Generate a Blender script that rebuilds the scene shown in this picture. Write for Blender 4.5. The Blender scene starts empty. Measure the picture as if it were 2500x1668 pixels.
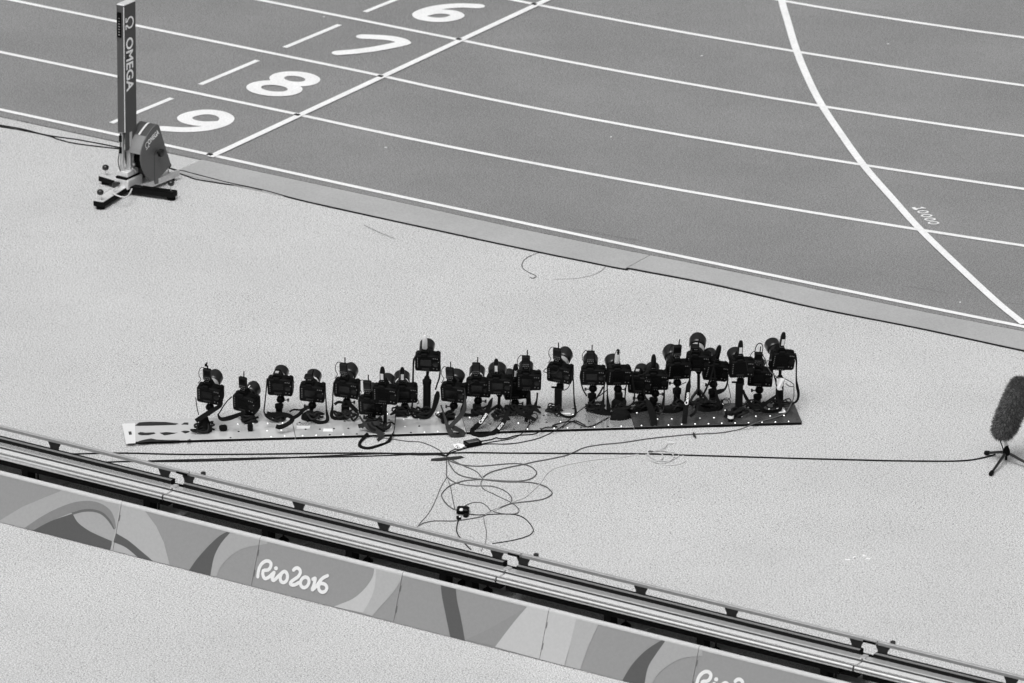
import bpy, math, random
import numpy as np
from mathutils import Vector, Matrix

random.seed(7)
scene = bpy.context.scene
C = scene.collection

# ------------------------------------------------------------------ camera
CAM_LOC = (26.87007744, -39.1455868, 16.00328462)
CAM_ROT = tuple(math.radians(a) for a in (69.70025386, -0.65154886, 31.84407841))
FPX = 15445.34746382602                     # focal length in photo pixels (photo 2500 x 1668)
cam = bpy.data.cameras.new('camera')
cam.sensor_width = 36.0
cam.lens = FPX * 36.0 / 2500.0
cam.clip_end = 2000.0
cam.dof.use_dof = True
cam.dof.focus_distance = 44.3
cam.dof.aperture_fstop = 4.0
camo = bpy.data.objects.new('camera', cam)
camo.location = CAM_LOC
camo.rotation_euler = CAM_ROT
C.objects.link(camo)
scene.camera = camo

# ------------------------------------------------------------------ sky, sun, exposure
SUN_EL, SUN_AZ = math.radians(66), math.radians(172)   # azimuth clockwise from +Y: behind the camera side, a little left
world = bpy.data.worlds.new('World')
scene.world = world
world.use_nodes = True
nt = world.node_tree
nt.nodes.clear()
sky = nt.nodes.new('ShaderNodeTexSky')
sky.sky_type = 'NISHITA'
sky.sun_disc = False
sky.sun_elevation = SUN_EL
sky.sun_rotation = SUN_AZ
sky.air_density = 1.0
sky.dust_density = 10.0
bwn = nt.nodes.new('ShaderNodeRGBToBW')      # the photograph is black and white
bg = nt.nodes.new('ShaderNodeBackground')
bg.inputs['Strength'].default_value = 0.14
wo = nt.nodes.new('ShaderNodeOutputWorld')
nt.links.new(sky.outputs[0], bwn.inputs[0])
nt.links.new(bwn.outputs[0], bg.inputs[0])
nt.links.new(bg.outputs[0], wo.inputs[0])

sun = bpy.data.lights.new('sun', 'SUN')
sun.energy = 1.3
sun.angle = math.radians(32)
sun.color = (1, 1, 1)
suno = bpy.data.objects.new('sun', sun)
sd = Vector((math.sin(SUN_AZ) * math.cos(SUN_EL), math.cos(SUN_AZ) * math.cos(SUN_EL), math.sin(SUN_EL)))
suno.rotation_euler = sd.to_track_quat('Z', 'Y').to_euler()
suno.location = (0, 0, 30)
C.objects.link(suno)

vs = scene.view_settings
vs.view_transform = 'Standard'
vs.look = 'None'
vs.gamma = 1
vs.exposure = -0.3
vs.use_curve_mapping = False

# ------------------------------------------------------------------ photo pixel -> place
_cx, _cy, _cz = (math.cos(a) for a in CAM_ROT)
_sx, _sy, _sz = (math.sin(a) for a in CAM_ROT)
RC = (np.array([[_cz, -_sz, 0], [_sz, _cz, 0], [0, 0, 1]]) @ np.array([[_cy, 0, _sy], [0, 1, 0], [-_sy, 0, _cy]])
      @ np.array([[1, 0, 0], [0, _cx, -_sx], [0, _sx, _cx]]))
CP = np.array(CAM_LOC)

def ray(px):
    return RC @ np.array([(px[0] - 1250) / FPX, -(px[1] - 834) / FPX, -1.0])

def on_plane(px, p0, n):
    d = ray(px); n = np.array(n, float)
    return CP + d * (np.dot(np.array(p0, float) - CP, n) / np.dot(d, n))

def at_z(px, z=0.0):
    return on_plane(px, (0, 0, z), (0, 0, 1))

def proj(P):
    q = RC.T @ (np.array(P, float) - CP)
    return np.array([1250 + FPX * q[0] / -q[2], 834 - FPX * q[1] / -q[2]])

def crop(ox, oy, s):
    return lambda x, y: (ox + x / s, oy + y / s)
c1 = crop(200, 0, 2.9575); c2 = crop(280, 860, 4.7); c3 = crop(680, 860, 6.184); c4 = crop(980, 800, 5.6)
c5 = crop(1300, 800, 6.03); c6 = crop(1600, 790, 5.808); c7 = crop(220, 0, 1.9915); c8 = crop(2350, 880, 4.9)
cL = crop(1000, 1030, 3.264); cT = crop(250, 280, 6.535); cK = crop(1000, 980, 6.528); cW = crop(1540, 1040, 11.75)
b1 = crop(0, 1020, 3.672); b2 = crop(560, 1180, 3.672); b3 = crop(1100, 1280, 3.672); cA = crop(0, 0, 3.92)
cN = crop(2150, 470, 11.75); cE = crop(1250, 300, 3.92)

def smooth(pts, per=8, closed=False):
    P = [np.array(p, float) for p in pts]
    n = len(P)
    if n < 3 and not closed:
        return P
    out = []
    segs = n if closed else n - 1
    for i in range(segs):
        if closed:
            a, b, c, d = P[(i - 1) % n], P[i], P[(i + 1) % n], P[(i + 2) % n]
        else:
            b, c = P[i], P[i + 1]
            a = P[i - 1] if i > 0 else 2 * b - c
            d = P[i + 2] if i + 2 < n else 2 * c - b
        for k in range(per):
            t = k / per
            out.append(0.5 * ((2 * b) + (-a + c) * t + (2 * a - 5 * b + 4 * c - d) * t * t + (-a + 3 * b - 3 * c + d) * t ** 3))
    if not closed:
        out.append(P[-1])
    return out

# ------------------------------------------------------------------ materials (all grey: black and white picture)
def mat(name, v, rough=0.6, metal=0.0, grain=None, bump=0.0, spec=0.5, patch=None, specks=None, coat=0.0):
    """grain = (cells per metre, strength); patch = (cells per metre, strength); specks = (cells per metre, size, value)"""
    m = bpy.data.materials.new(name)
    m.use_nodes = True
    n = m.node_tree
    b = n.nodes['Principled BSDF']
    b.inputs['Base Color'].default_value = (v, v, v, 1)
    b.inputs['Roughness'].default_value = rough
    b.inputs['Metallic'].default_value = metal
    b.inputs['Specular IOR Level'].default_value = spec
    b.inputs['Coat Weight'].default_value = coat
    if not (grain or patch or specks):
        return m
    tc = n.nodes.new('ShaderNodeTexCoord')
    val = None
    def mul(a, c):
        k = n.nodes.new('ShaderNodeMath'); k.operation = 'MULTIPLY'
        if isinstance(a, float): k.inputs[0].default_value = a
        else: n.links.new(a, k.inputs[0])
        n.links.new(c, k.inputs[1])
        return k.outputs[0]
    val = v
    if grain:
        t = n.nodes.new('ShaderNodeTexNoise'); t.inputs['Scale'].default_value = grain[0]
        t.inputs['Detail'].default_value = 3.0; t.inputs['Roughness'].default_value = 0.75
        n.links.new(tc.outputs['Object'], t.inputs['Vector'])
        r = n.nodes.new('ShaderNodeMapRange')
        r.inputs['From Min'].default_value = 0.38; r.inputs['From Max'].default_value = 0.62
        r.inputs['To Min'].default_value = 1 - grain[1]; r.inputs['To Max'].default_value = 1 + grain[1]
        n.links.new(t.outputs['Fac'], r.inputs['Value'])
        val = mul(float(val), r.outputs[0])
        if bump:
            bp = n.nodes.new('ShaderNodeBump'); bp.inputs['Strength'].default_value = bump; bp.inputs['Distance'].default_value = 0.004
            n.links.new(t.outputs['Fac'], bp.inputs['Height']); n.links.new(bp.outputs[0], b.inputs['Normal'])
    if patch:
        t = n.nodes.new('ShaderNodeTexNoise'); t.inputs['Scale'].default_value = patch[0]
        t.inputs['Detail'].default_value = 4.0; t.inputs['Roughness'].default_value = 0.6
        n.links.new(tc.outputs['Object'], t.inputs['Vector'])
        r = n.nodes.new('ShaderNodeMapRange')
        r.inputs['From Min'].default_value = 0.3; r.inputs['From Max'].default_value = 0.7
        r.inputs['To Min'].default_value = 1 - patch[1]; r.inputs['To Max'].default_value = 1 + patch[1]
        n.links.new(t.outputs['Fac'], r.inputs['Value'])
        val = mul(val if not isinstance(val, float) else float(val), r.outputs[0])
    if specks:
        t = n.nodes.new('ShaderNodeTexVoronoi'); t.inputs['Scale'].default_value = specks[0]
        n.links.new(tc.outputs['Object'], t.inputs['Vector'])
        r = n.nodes.new('ShaderNodeMapRange')
        r.inputs['From Min'].default_value = specks[1] * 0.6; r.inputs['From Max'].default_value = specks[1]
        r.inputs['To Min'].default_value = specks[2]; r.inputs['To Max'].default_value = 1.0
        n.links.new(t.outputs['Distance'], r.inputs['Value'])
        val = mul(val if not isinstance(val, float) else float(val), r.outputs[0])
    cc = n.nodes.new('ShaderNodeCombineColor')
    for i in range(3):
        n.links.new(val, cc.inputs[i])
    n.links.new(cc.outputs[0], b.inputs['Base Color'])
    return m

M = {
    'ground': mat('granulated_apron', 0.50, 0.9, grain=(105, 0.52), bump=0.3, patch=(0.8, 0.05), specks=(45, 0.25, 0.45), spec=0.2),
    'track': mat('synthetic_track', 0.215, 0.85, grain=(100, 0.5), bump=0.4, patch=(0.7, 0.09), spec=0.3),
    'strip': mat('smooth_border', 0.37, 0.8, grain=(80, 0.10), patch=(1.5, 0.07), spec=0.3),
    'line': mat('white_line_paint', 0.78, 0.7, grain=(70, 0.10), patch=(3.0, 0.06), spec=0.3),
    'seam': mat('dark_seam', 0.05, 0.9),
    'faint': mat('faint_seam', 0.13, 0.9),
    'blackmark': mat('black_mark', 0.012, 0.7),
    'alu': mat('aluminium', 0.80, 0.28, 1.0, grain=(40, 0.08)),
    'alu_matt': mat('matt_aluminium', 0.62, 0.45, 0.6, grain=(30, 0.1)),
    'alu_flat': mat('satin_aluminium', 0.86, 0.3, 0.3, grain=(40, 0.06)),
    'alu_beam': mat('polished_beam', 0.9, 0.16, 0.7, grain=(40, 0.06)),
    'rail_grey': mat('grey_rail_paint', 0.42, 0.35, 0.25, grain=(40, 0.06)),
    'letter': mat('white_lettering', 0.93, 0.6),
    'white_metal': mat('pale_metal', 0.75, 0.4, 0.3, grain=(40, 0.08)),
    'steel_dark': mat('dark_grey_metal', 0.045, 0.5, 0.3, grain=(60, 0.1)),
    'rubber': mat('black_rubber', 0.005, 0.75, spec=0.12),
    'rack': mat('rack_teeth', 0.28, 0.6, 0.0),
    'body': mat('camera_black', 0.003, 0.6, grain=(300, 0.3), spec=0.1),
    'body_trim': mat('camera_trim', 0.005, 0.45, spec=0.15),
    'glossblack': mat('glossy_black', 0.003, 0.3, spec=0.07),
    'lens': mat('lens_barrel', 0.005, 0.25, spec=0.6),
    'hood': mat('lens_hood_plastic', 0.007, 0.3, spec=0.5),
    'whitebarrel': mat('silver_barrel_ring', 0.55, 0.3, 0.5),
    'strap': mat('strap_webbing', 0.006, 0.8, grain=(400, 0.3), spec=0.1),
    'strapback': mat('grey_strap', 0.03, 0.8, grain=(400, 0.3), spec=0.2),
    'white': mat('white_plastic', 0.75, 0.5),
    'paper': mat('white_paper', 0.82, 0.8),
    'cable': mat('black_cable', 0.007, 0.6, spec=0.2),
    'cable_grey': mat('grey_cable', 0.10, 0.6),
    'cable_pale': mat('pale_cable', 0.58, 0.55),
    'tape': mat('black_cloth_tape', 0.022, 0.6, grain=(200, 0.3)),
    'button': mat('light_buttons', 0.16, 0.5),
    'omega': mat('painted_grey_housing', 0.07, 0.45, grain=(120, 0.06), spec=0.4),
    'cover_grey': mat('pale_grey_sheet', 0.7, 0.6),
    'omega_plate': mat('grey_side_plate', 0.115, 0.45, grain=(120, 0.06), spec=0.4),
    'omega_light': mat('grey_cover_sheet', 0.23, 0.5, grain=(120, 0.05)),
    'wood': mat('pale_plywood', 0.5, 0.7, grain=(25, 0.15)),
    'knob': mat('black_knob', 0.012, 0.3, spec=0.6),
    'fur': mat('dark_fur', 0.045, 0.9, spec=0.2),
    'fur_tip': mat('grey_fur_tips', 0.17, 0.8, spec=0.2),
    'ptop': mat('board_top_edge', 0.5, 0.6, grain=(30, 0.04)),
    'display': mat('display_face', 0.02, 0.5, spec=0.2),
}
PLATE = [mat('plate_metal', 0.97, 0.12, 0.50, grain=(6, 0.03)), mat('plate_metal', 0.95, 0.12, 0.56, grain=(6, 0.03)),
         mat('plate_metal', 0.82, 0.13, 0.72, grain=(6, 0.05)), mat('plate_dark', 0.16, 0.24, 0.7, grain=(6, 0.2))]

# ------------------------------------------------------------------ mesh helpers
class MB:
    def __init__(s):
        s.v = []; s.f = []
    def add(s, v, f):
        o = len(s.v)
        s.v += [tuple(map(float, p)) for p in v]
        s.f += [[i + o for i in q] for q in f]
        return s
    def box(s, c, size, R=None, ch=0.0):
        hx, hy, hz = (x / 2 for x in size)
        R = R if R is not None else Matrix.Identity(3)
        c = Vector(c)
        if ch <= 0:
            v = [c + R @ Vector((x * hx, y * hy, z * hz)) for z in (-1, 1) for y in (-1, 1) for x in (-1, 1)]
            return s.add(v, [[0, 2, 3, 1], [4, 5, 7, 6], [0, 1, 5, 4], [2, 6, 7, 3], [0, 4, 6, 2], [1, 3, 7, 5]])
        ch = min(ch, hx * .9, hy * .9, hz * .9)
        out = [(-hx + ch, -hy), (hx - ch, -hy), (hx, -hy + ch), (hx, hy - ch), (hx - ch, hy), (-hx + ch, hy), (-hx, hy - ch), (-hx, -hy + ch)]
        k = [((hx - ch) / hx, (hy - ch) / hy, -hz), (1, 1, -hz + ch), (1, 1, hz - ch), ((hx - ch) / hx, (hy - ch) / hy, hz)]
        v = [c + R @ Vector((x * a, y * b, z)) for a, b, z in k for x, y in out]
        f = [list(range(7, -1, -1)), list(range(24, 32))]
        for r in range(3):
            for i in range(8):
                j = (i + 1) % 8
                f.append([r * 8 + i, r * 8 + j, r * 8 + 8 + j, r * 8 + 8 + i])
        return s.add(v, f)
    def tube(s, pts, r, n=8, cap=True):
        P = [Vector(p) for p in pts]
        rr = r if hasattr(r, '__len__') else [r] * len(P)
        up = None; rings = []
        for i, p in enumerate(P):
            t = (P[min(i + 1, len(P) - 1)] - P[max(i - 1, 0)])
            if t.length < 1e-9: t = Vector((0, 0, 1))
            t.normalize()
            if up is None:
                up = Vector((0, 0, 1)) if abs(t.z) < 0.9 else Vector((1, 0, 0))
            a = t.cross(up)
            if a.length < 1e-6: a = t.orthogonal()
            a.normalize(); b = a.cross(t); b.normalize(); up = b
            rings.append([p + (a * math.cos(2 * math.pi * k / n) + b * math.sin(2 * math.pi * k / n)) * rr[i] for k in range(n)])
        v = [q for R_ in rings for q in R_]
        f = []
        for i in range(len(P) - 1):
            for k in range(n):
                j = (k + 1) % n
                f.append([i * n + k, (i + 1) * n + k, (i + 1) * n + j, i * n + j])
        if cap:
            f.append(list(range(n))); f.append(list(range((len(P) - 1) * n, len(P) * n))[::-1])
        return s.add(v, f)
    def lathe(s, prof, o=(0, 0, 0), axis=(0, 0, 1), n=20, cap=True):
        """prof: list of (distance along the axis, radius)"""
        o = Vector(o); ax = Vector(axis).normalized(); a = ax.orthogonal().normalized(); b = ax.cross(a)
        v = [o + ax * h + (a * math.cos(2 * math.pi * k / n) + b * math.sin(2 * math.pi * k / n)) * r for h, r in prof for k in range(n)]
        f = []
        for i in range(len(prof) - 1):
            for k in range(n):
                j = (k + 1) % n
                f.append([i * n + k, i * n + j, (i + 1) * n + j, (i + 1) * n + k])
        if cap:
            f.append(list(range(n))[::-1]); f.append(list(range((len(prof) - 1) * n, len(prof) * n)))
        return s.add(v, f)
    def prism(s, poly, fr, d):
        """poly: 2-D outline; fr(x, y, depth) -> point; depth 0 .. d"""
        n = len(poly)
        v = [fr(x, y, 0) for x, y in poly] + [fr(x, y, d) for x, y in poly]
        f = [list(range(n))[::-1], list(range(n, 2 * n))]
        for i in range(n):
            j = (i + 1) % n
            f.append([i, j, n + j, n + i])
        return s.add(v, f)
    def ribbon(s, pts, wv, w, th=0.002):
        """flat band of width w along wv (one vector or one per point) through pts"""
        P = [Vector(p) for p in pts]
        W = [Vector(wv[i]) if isinstance(wv, list) else Vector(wv) for i in range(len(P))]
        ww = w if hasattr(w, '__len__') else [w] * len(P)
        v = []; f = []
        for i, p in enumerate(P):
            t = P[min(i + 1, len(P) - 1)] - P[max(i - 1, 0)]
            nn = t.cross(W[i])
            if nn.length < 1e-9: nn = Vector((0, 0, 1))
            nn.normalize(); q = W[i].normalized()
            for a, b in ((-1, -1), (1, -1), (1, 1), (-1, 1)):
                v.append(p + q * (a * ww[i] / 2) + nn * (b * th / 2))
        for i in range(len(P) - 1):
            for k in range(4):
                j = (k + 1) % 4
                f.append([i * 4 + k, i * 4 + j, i * 4 + 4 + j, i * 4 + 4 + k])
        f += [[3, 2, 1, 0], [len(v) - 4, len(v) - 3, len(v) - 2, len(v) - 1]]
        return s.add(v, f)
    def mesh(s, name, m, smooth_=False):
        me = bpy.data.meshes.new(name)
        me.from_pydata(s.v, [], s.f)
        me.validate(); me.update()
        import bmesh
        bm = bmesh.new(); bm.from_mesh(me)
        bmesh.ops.recalc_face_normals(bm, faces=bm.faces)
        bm.to_mesh(me); bm.free()
        me.materials.append(m)
        if smooth_:
            me.shade_smooth()
            try: me.set_sharp_from_angle(angle=math.radians(40))
            except Exception: pass
        return me

WM = {}                                     # world matrix of every object made here
def link(name, me, parent=None, Mw=None):
    o = bpy.data.objects.new(name, me)
    C.objects.link(o)
    if parent is not None:
        o.parent = parent
    WM[o.name] = Mw if Mw is not None else (WM[parent.name] if parent is not None else Matrix.Identity(4))
    return o

def build(mb, name, m, parent=None, world=True, sm=False, **props):
    """world=True: mb is in world coordinates and is brought into the parent's space"""
    if world and parent is not None:
        inv = WM[parent.name].inverted()
        mb.v = [tuple(inv @ Vector(p)) for p in mb.v]
    o = link(name, mb.mesh(name, m, sm), parent)
    if parent is None:                      # origin at the base of the thing
        lo = np.array(mb.v); c = Vector(((lo[:, 0].min() + lo[:, 0].max()) / 2, (lo[:, 1].min() + lo[:, 1].max()) / 2, lo[:, 2].min()))
        o.data.transform(Matrix.Translation(-c)); o.location = c; WM[o.name] = Matrix.Translation(c)
    for k, v in props.items():
        o[k] = v
    return o

def thing(name, label, cat, loc=(0, 0, 0), R=None, group=None):
    o = bpy.data.objects.new(name, None)
    o.empty_display_size = 0.05
    C.objects.link(o)
    Mw = Matrix.Translation(Vector(loc)) @ (R.to_4x4() if R is not None else Matrix.Identity(4))
    o.matrix_world = Mw
    o.location = Mw.to_translation(); o.rotation_euler = Mw.to_euler()
    WM[o.name] = Mw
    o['label'] = label; o['category'] = cat
    if group: o['group'] = group
    return o

def plane_frame(O, X, Y):
    O, X, Y = Vector(O), Vector(X), Vector(Y)
    N = X.cross(Y).normalized()
    return lambda x, y, d=0: O + X * x + Y * y + N * d

def stroke(mb, P, w, N, rise=0.0012, closed=False, caps=True):
    """painted line of width w through points P lying on a plane with normal N; rises slightly so crossings never coincide"""
    P = [Vector(p) for p in P]; N = Vector(N).normalized()
    n = len(P); o = len(mb.v)
    ww = w if hasattr(w, '__len__') else [w] * n
    L = []; R_ = []
    for i in range(n):
        if closed: t = P[(i + 1) % n] - P[i - 1]
        else: t = P[min(i + 1, n - 1)] - P[max(i - 1, 0)]
        t.normalize(); s_ = N.cross(t)
        h = N * (rise * i / max(1, n - 1)) if not closed else N * 0
        L.append(P[i] + s_ * ww[i] / 2 + h); R_.append(P[i] - s_ * ww[i] / 2 + h)
    mb.v += [tuple(p) for p in L] + [tuple(p) for p in R_]
    for i in range(n if closed else n - 1):
        j = (i + 1) % n
        mb.f.append([o + i, o + n + i, o + n + j, o + j])
    if caps and not closed:
        for e, sg in ((0, -1), (n - 1, 1)):
            t = (P[1] - P[0]).normalized() if e == 0 else (P[-1] - P[-2]).normalized()
            s_ = N.cross(t); b = len(mb.v); k = 8
            h = N * (rise * e / max(1, n - 1))
            for q in range(k + 1):
                a = math.pi * q / k
                mb.v.append(tuple(P[e] + h + (s_ * math.cos(a) + t * sg * math.sin(a)) * ww[e] / 2))
            mb.f.append(list(range(b, b + k + 1)) if sg < 0 else list(range(b, b + k + 1))[::-1])

def text_mb(mb, s, fr, size, xs=1.0, bold=0.0, d=0.0008, spacing=1.0):
    """letters as a thin mesh: fr(x, y, depth) places them"""
    cu = bpy.data.curves.new('letters', 'FONT')
    cu.body = s; cu.size = size; cu.offset = bold; cu.space_character = spacing; cu.resolution_u = 4
    ob = bpy.data.objects.new('letters', cu); C.objects.link(ob)
    dg = bpy.context.evaluated_depsgraph_get()
    me = bpy.data.meshes.new_from_object(ob.evaluated_get(dg))
    v = [fr(p.co.x * xs, p.co.y, d) for p in me.vertices]
    mb.add(v, [list(p.vertices) for p in me.polygons])
    bpy.data.objects.remove(ob); bpy.data.curves.remove(cu); bpy.data.meshes.remove(me)
    return mb

Z3 = (0, 0, 1)
# ------------------------------------------------------------------ the setting: apron, track, border, markings
mb = MB()
mb.add([(-300, -120, 0), (300, -120, 0), (300, 400, 0), (-300, 400, 0)], [[0, 1, 2, 3]])
ground = link('ground', mb.mesh('ground', M['ground']))
ground['kind'] = 'structure'; ground['label'] = 'pale speckled granulated apron beside the running track'

ZT, ZL = 0.012, 0.0165
LANE = {
    0: ([(0, 266.8), (290.8, 329.8), (408, 355.9), (500, 374.5)],
        [(528, 382.0), (755.1, 430.9), (1000, 483.7), (1250, 539.3), (1505.1, 593.4), (1750, 642.3), (2000, 696.4), (2255, 749.5), (2500, 796.7)]),
    1: ([(0, 124.5), (285.7, 185.5), (331.6, 196.9), (500, 232.9), (714.3, 278.3)],
        [(755, 286), (1000, 337.8), (1250, 388.8), (1505.1, 436.5), (1750, 479.1), (2000, 521.2), (2255, 563.3), (2500, 599.5)]),
    2: ([(102, 12.8), (285.7, 52), (331.6, 62), (500, 97.4), (935.5, 187.8)],
        [(935.5, 187.8), (1250, 253.1), (1505.1, 301.8), (1750, 344.4), (2000, 385.7), (2119.9, 405.1), (2500, 461.2)]),
    3: ([(1127.9, 98.4)], [(1127.9, 98.4), (1250, 124.2), (1505.1, 173.5), (1750, 216.3), (2015, 260.2), (2255, 297.2), (2500, 332.4)]),
    4: ([(1310.5, 11.1)], [(1310.5, 11.1), (1505.1, 51), (1750, 92.3), (2000, 134.4), (2255, 174.7), (2500, 208.7)]),
    5: ([], [(2000, 17.3), (2255, 57.4), (2500, 91.8)]),
}
LFIT = {}
def lane_points(k):
    left, right = LANE[min(k, 5)]
    xs = [-40, -20, -8, -4, -2, -1, -0.3]
    wl = [at_z(p, ZL) for p in left]
    yl = float(np.mean([p[1] for p in wl])) if wl else 1.22 * k
    wr = [at_z(p, ZL) for p in right]
    X = np.array([0.0] * 3 + [p[0] for p in wr]); Y = np.array([yl] * 3 + [p[1] for p in wr])
    if k >= 5:
        Y = Y; X = X
    co = np.polyfit(X, Y, 3 if k < 3 and k > 0 else 2)
    off = 1.22 * (k - 5) if k > 5 else 0
    pts = [(x, yl + off if k <= 5 else 1.22 * k, ZL) for x in xs]
    for x in np.arange(0, 12.01, 0.5):
        pts.append((x, float(np.polyval(co, x)) + off, ZL))
    d = (pts[-1][1] - pts[-2][1]) / 0.5
    R_ = 46.3 - 1.22 * k
    if k == 0:
        pts += [(12 + s, pts[-1][1] + d * s, ZL) for s in (4, 10, 28)]
    else:
        x0, y0 = pts[-1][0], pts[-1][1]; a = math.atan(d)
        for s in range(1, 16):
            th = a + s * 2.0 / R_
            x0 += 2.0 * math.cos(th); y0 += 2.0 * math.sin(th)
            pts.append((x0, y0, ZL))
    return pts

edge_px = [(0, 283), (287, 345), (500, 390), (755, 445), (1000, 498), (1250, 553.3), (1505, 606), (1750, 653), (2000, 707), (2255, 760), (2500, 808)]
ew = [at_z(p, ZT) for p in edge_px]
near = [(-40, ew[0][1]), (-10, ew[0][1])] + [(p[0], p[1]) for p in ew] + [(12, ew[-1][1] + 0.12), (40, ew[-1][1] + 0.6)]
poly = near + [(40, 13.5), (-40, 13.5)]
mb = MB().prism(poly, lambda x, y, d: (x, y, 0.001 + d), ZT - 0.001)
track = build(mb, 'running_track', M['track'])
track['kind'] = 'structure'; track['label'] = 'mid grey synthetic running track with white lane lines'

for k in range(0, 9):
    mb = MB(); P = lane_points(k)
    stroke(mb, P, 0.052, Z3, rise=0.0, caps=False)
    build(mb, 'lane_line', M['line'], track)
# finish line, from just outside lane nine across the track
F0 = at_z((495, 391), ZL + .004); F1 = at_z((1310.5, 11.1), ZL + .004)
Fd = (F1 - F0) / np.linalg.norm(F1 - F0)
mb = MB(); stroke(mb, [F0 + Fd * 0.10, F1, F0 + Fd * 11.2], 0.062, Z3, rise=0, caps=False)
build(mb, 'finish_line', M['line'], track)
# black photo-finish marks where the finish line meets each lane line
for px in (c7(582, 751), c7(1006, 558), c7(1411, 370), c7(1793, 191), c7(2158, 20)):
    p = at_z(px, ZL + .006)
    mb = MB().box((p[0], p[1], ZL + .0075), (0.042, 0.034, 0.005))
    build(mb, 'finish_mark', M['blackmark'], track)
# short dashes before the finish line
for a, b in ((c7(103, 598), c7(398, 477)), (c7(535, 411), c7(815, 293)), (c7(946, 231), c7(1213, 120)), (c7(1336, 58), c7(1500, -8))):
    mb = MB(); stroke(mb, [at_z(a, ZL), at_z(b, ZL)], 0.05, Z3, rise=0, caps=False)
    build(mb, 'lane_dash', M['line'], track)
# curved start line
cur = [(1885, -120), (1897, -60), (1909.6, 5.3), (1923.4, 53.2), (1942.6, 117), (1968, 180.9), (2002.5, 250), (2051, 324), (2109.7, 405), (2178.6, 484.2), (2245, 558.2), (2331.6, 642.3), (2433.7, 736.7), (2500, 790.5)]
mb = MB(); stroke(mb, [at_z(p, ZL + .004) for p in smooth(cur, 6)], 0.062, Z3, rise=0, caps=False)
build(mb, 'start_line', M['line'], track)
# lane numbers
def ell(cx, cy, rx, ry, a0=0, a1=360, n=28, tilt=0.0):
    out = []
    for i in range(n + 1):
        a = math.radians(a0 + (a1 - a0) * i / n)
        out.append((cx + rx * math.cos(a), cy + ry * math.sin(a) + tilt * rx * math.cos(a)))
    return out
nums = {
    'nine': [smooth([(352, 625), (450, 631), (545, 626), (615, 611), (655, 593), (664, 573), (640, 556), (600, 547), (558, 545), (508, 552), (470, 564), (460, 577), (478, 590), (520, 600), (560, 603), (600, 602), (622, 601)], 6)],
    'eight': [ell(995, 384, 88, 25, tilt=0.05), ell(896, 430, 101, 27, tilt=0.05)],
    'seven': [smooth([(1328, 178), (1400, 181), (1465, 187), (1510, 198), (1526, 209)], 6), smooth([(1518, 211), (1470, 222), (1380, 239), (1290, 251), (1210, 258)], 6)],
    'six': [smooth([(1885, 30), (1800, 27), (1710, 34), (1645, 48), (1603, 67), (1615, 86), (1680, 97), (1745, 93), (1785, 78), (1765, 63), (1710, 57), (1660, 60), (1628, 68)], 6)],
}
for nm, parts in nums.items():
    mb = MB()
    for i, pts in enumerate(parts):
        P = [at_z(c7(*p), ZL + i * 0.0015) for p in pts]
        stroke(mb, P, 0.122, Z3, rise=0.0013)
    build(mb, 'lane_number', M['line'], track)
# 10000 beside the curved line
mb = MB()
stroke(mb, [at_z(cN(*p), ZL) for p in ((970, 470), (1100, 460), (1235, 452))], 0.017, Z3)
stroke(mb, [at_z(cN(*p), ZL + .001) for p in ((950, 440), (1010, 492))], 0.03, Z3)
stroke(mb, [at_z(cN(*p), ZL + .002) for p in ((1180, 428), (1255, 455))], 0.02, Z3)
for cx, cy in ((1215, 557), (1317, 663), (1417, 768), (1517, 873)):
    stroke(mb, [at_z(cN(*p), ZL) for p in ell(cx, cy, 140, 33, n=24)[:-1]], 0.016, Z3, rise=0, closed=True)
build(mb, 'painted_distance', M['line'], track)
# faint seams in the track near its edge
for pts in ((cE(540, 1010), cE(800, 1055), cE(1240, 1130)), ((2210, 699), (2260, 706), (2320, 717)), ((2430, 737), (2500, 744))):
    mb = MB(); stroke(mb, [at_z(p, ZL - .003) for p in pts], 0.005, Z3, rise=0, caps=False)
    build(mb, 'track_seam', M['faint'], track)
for px, wh in (((1713, 137), 'lane six'), ((2168, 108), 'lane five'), ((2344, 739), 'lane nine by the curved line'), ((942, 361), 'lane nine after the finish line'), ((1492, 335), 'lane eight'), ((791, 42), 'lane seven before the finish line')):
    p = at_z(px, ZT); mb = MB().box((p[0], p[1], ZT + .003), (0.018, 0.008, 0.004), Matrix.Rotation(random.random() * 3, 3, 'Z'))
    build(mb, 'paper_scrap', M['paper'], None, label='tiny pale paper scrap lying in ' + wh, category='scrap', group='paper scraps on the track')

# smooth border between track and apron, two lengths with a step where they meet
ZB = 0.0075
sb1 = [at_z(p, ZB) for p in ((425, 421), (755, 492), (1000, 546), (1250, 600.5), (1477, 647), (1525.5, 655.9))]
sb2 = [at_z(p, ZB) for p in ((1531, 652), (1600, 665), (1750, 693), (2000, 752), (2240, 799), (2500, 854))]
ey = lambda x: float(np.interp(x, [q[0] for q in near], [q[1] for q in near]))
for nm, sbp, x1 in (('a', sb1, None), ('b', sb2, 30.0)):
    o_ = [(p[0], p[1]) for p in sbp]
    if x1: o_.append((x1, o_[-1][1] + (x1 - o_[-1][0]) * 0.01))
    top = [(x, ey(x) + 0.01) for x in ([o_[0][0]] + [o_[0][0] + (o_[-1][0] - o_[0][0]) * i / 20 for i in range(1, 20)] + [o_[-1][0]])]
    if nm == 'b': o_[0] = (sb1[-1][0] + 0.006, o_[0][1]); top[0] = (sb1[-1][0] + 0.006, top[0][1])
    mb = MB().prism(o_ + top[::-1], lambda x, y, d: (x, y, 0.001 + d), ZB - 0.001)
    s_ = build(mb, 'track_border', M['strip'], None, kind='structure', label='smooth light grey border strip along the track edge')
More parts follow.
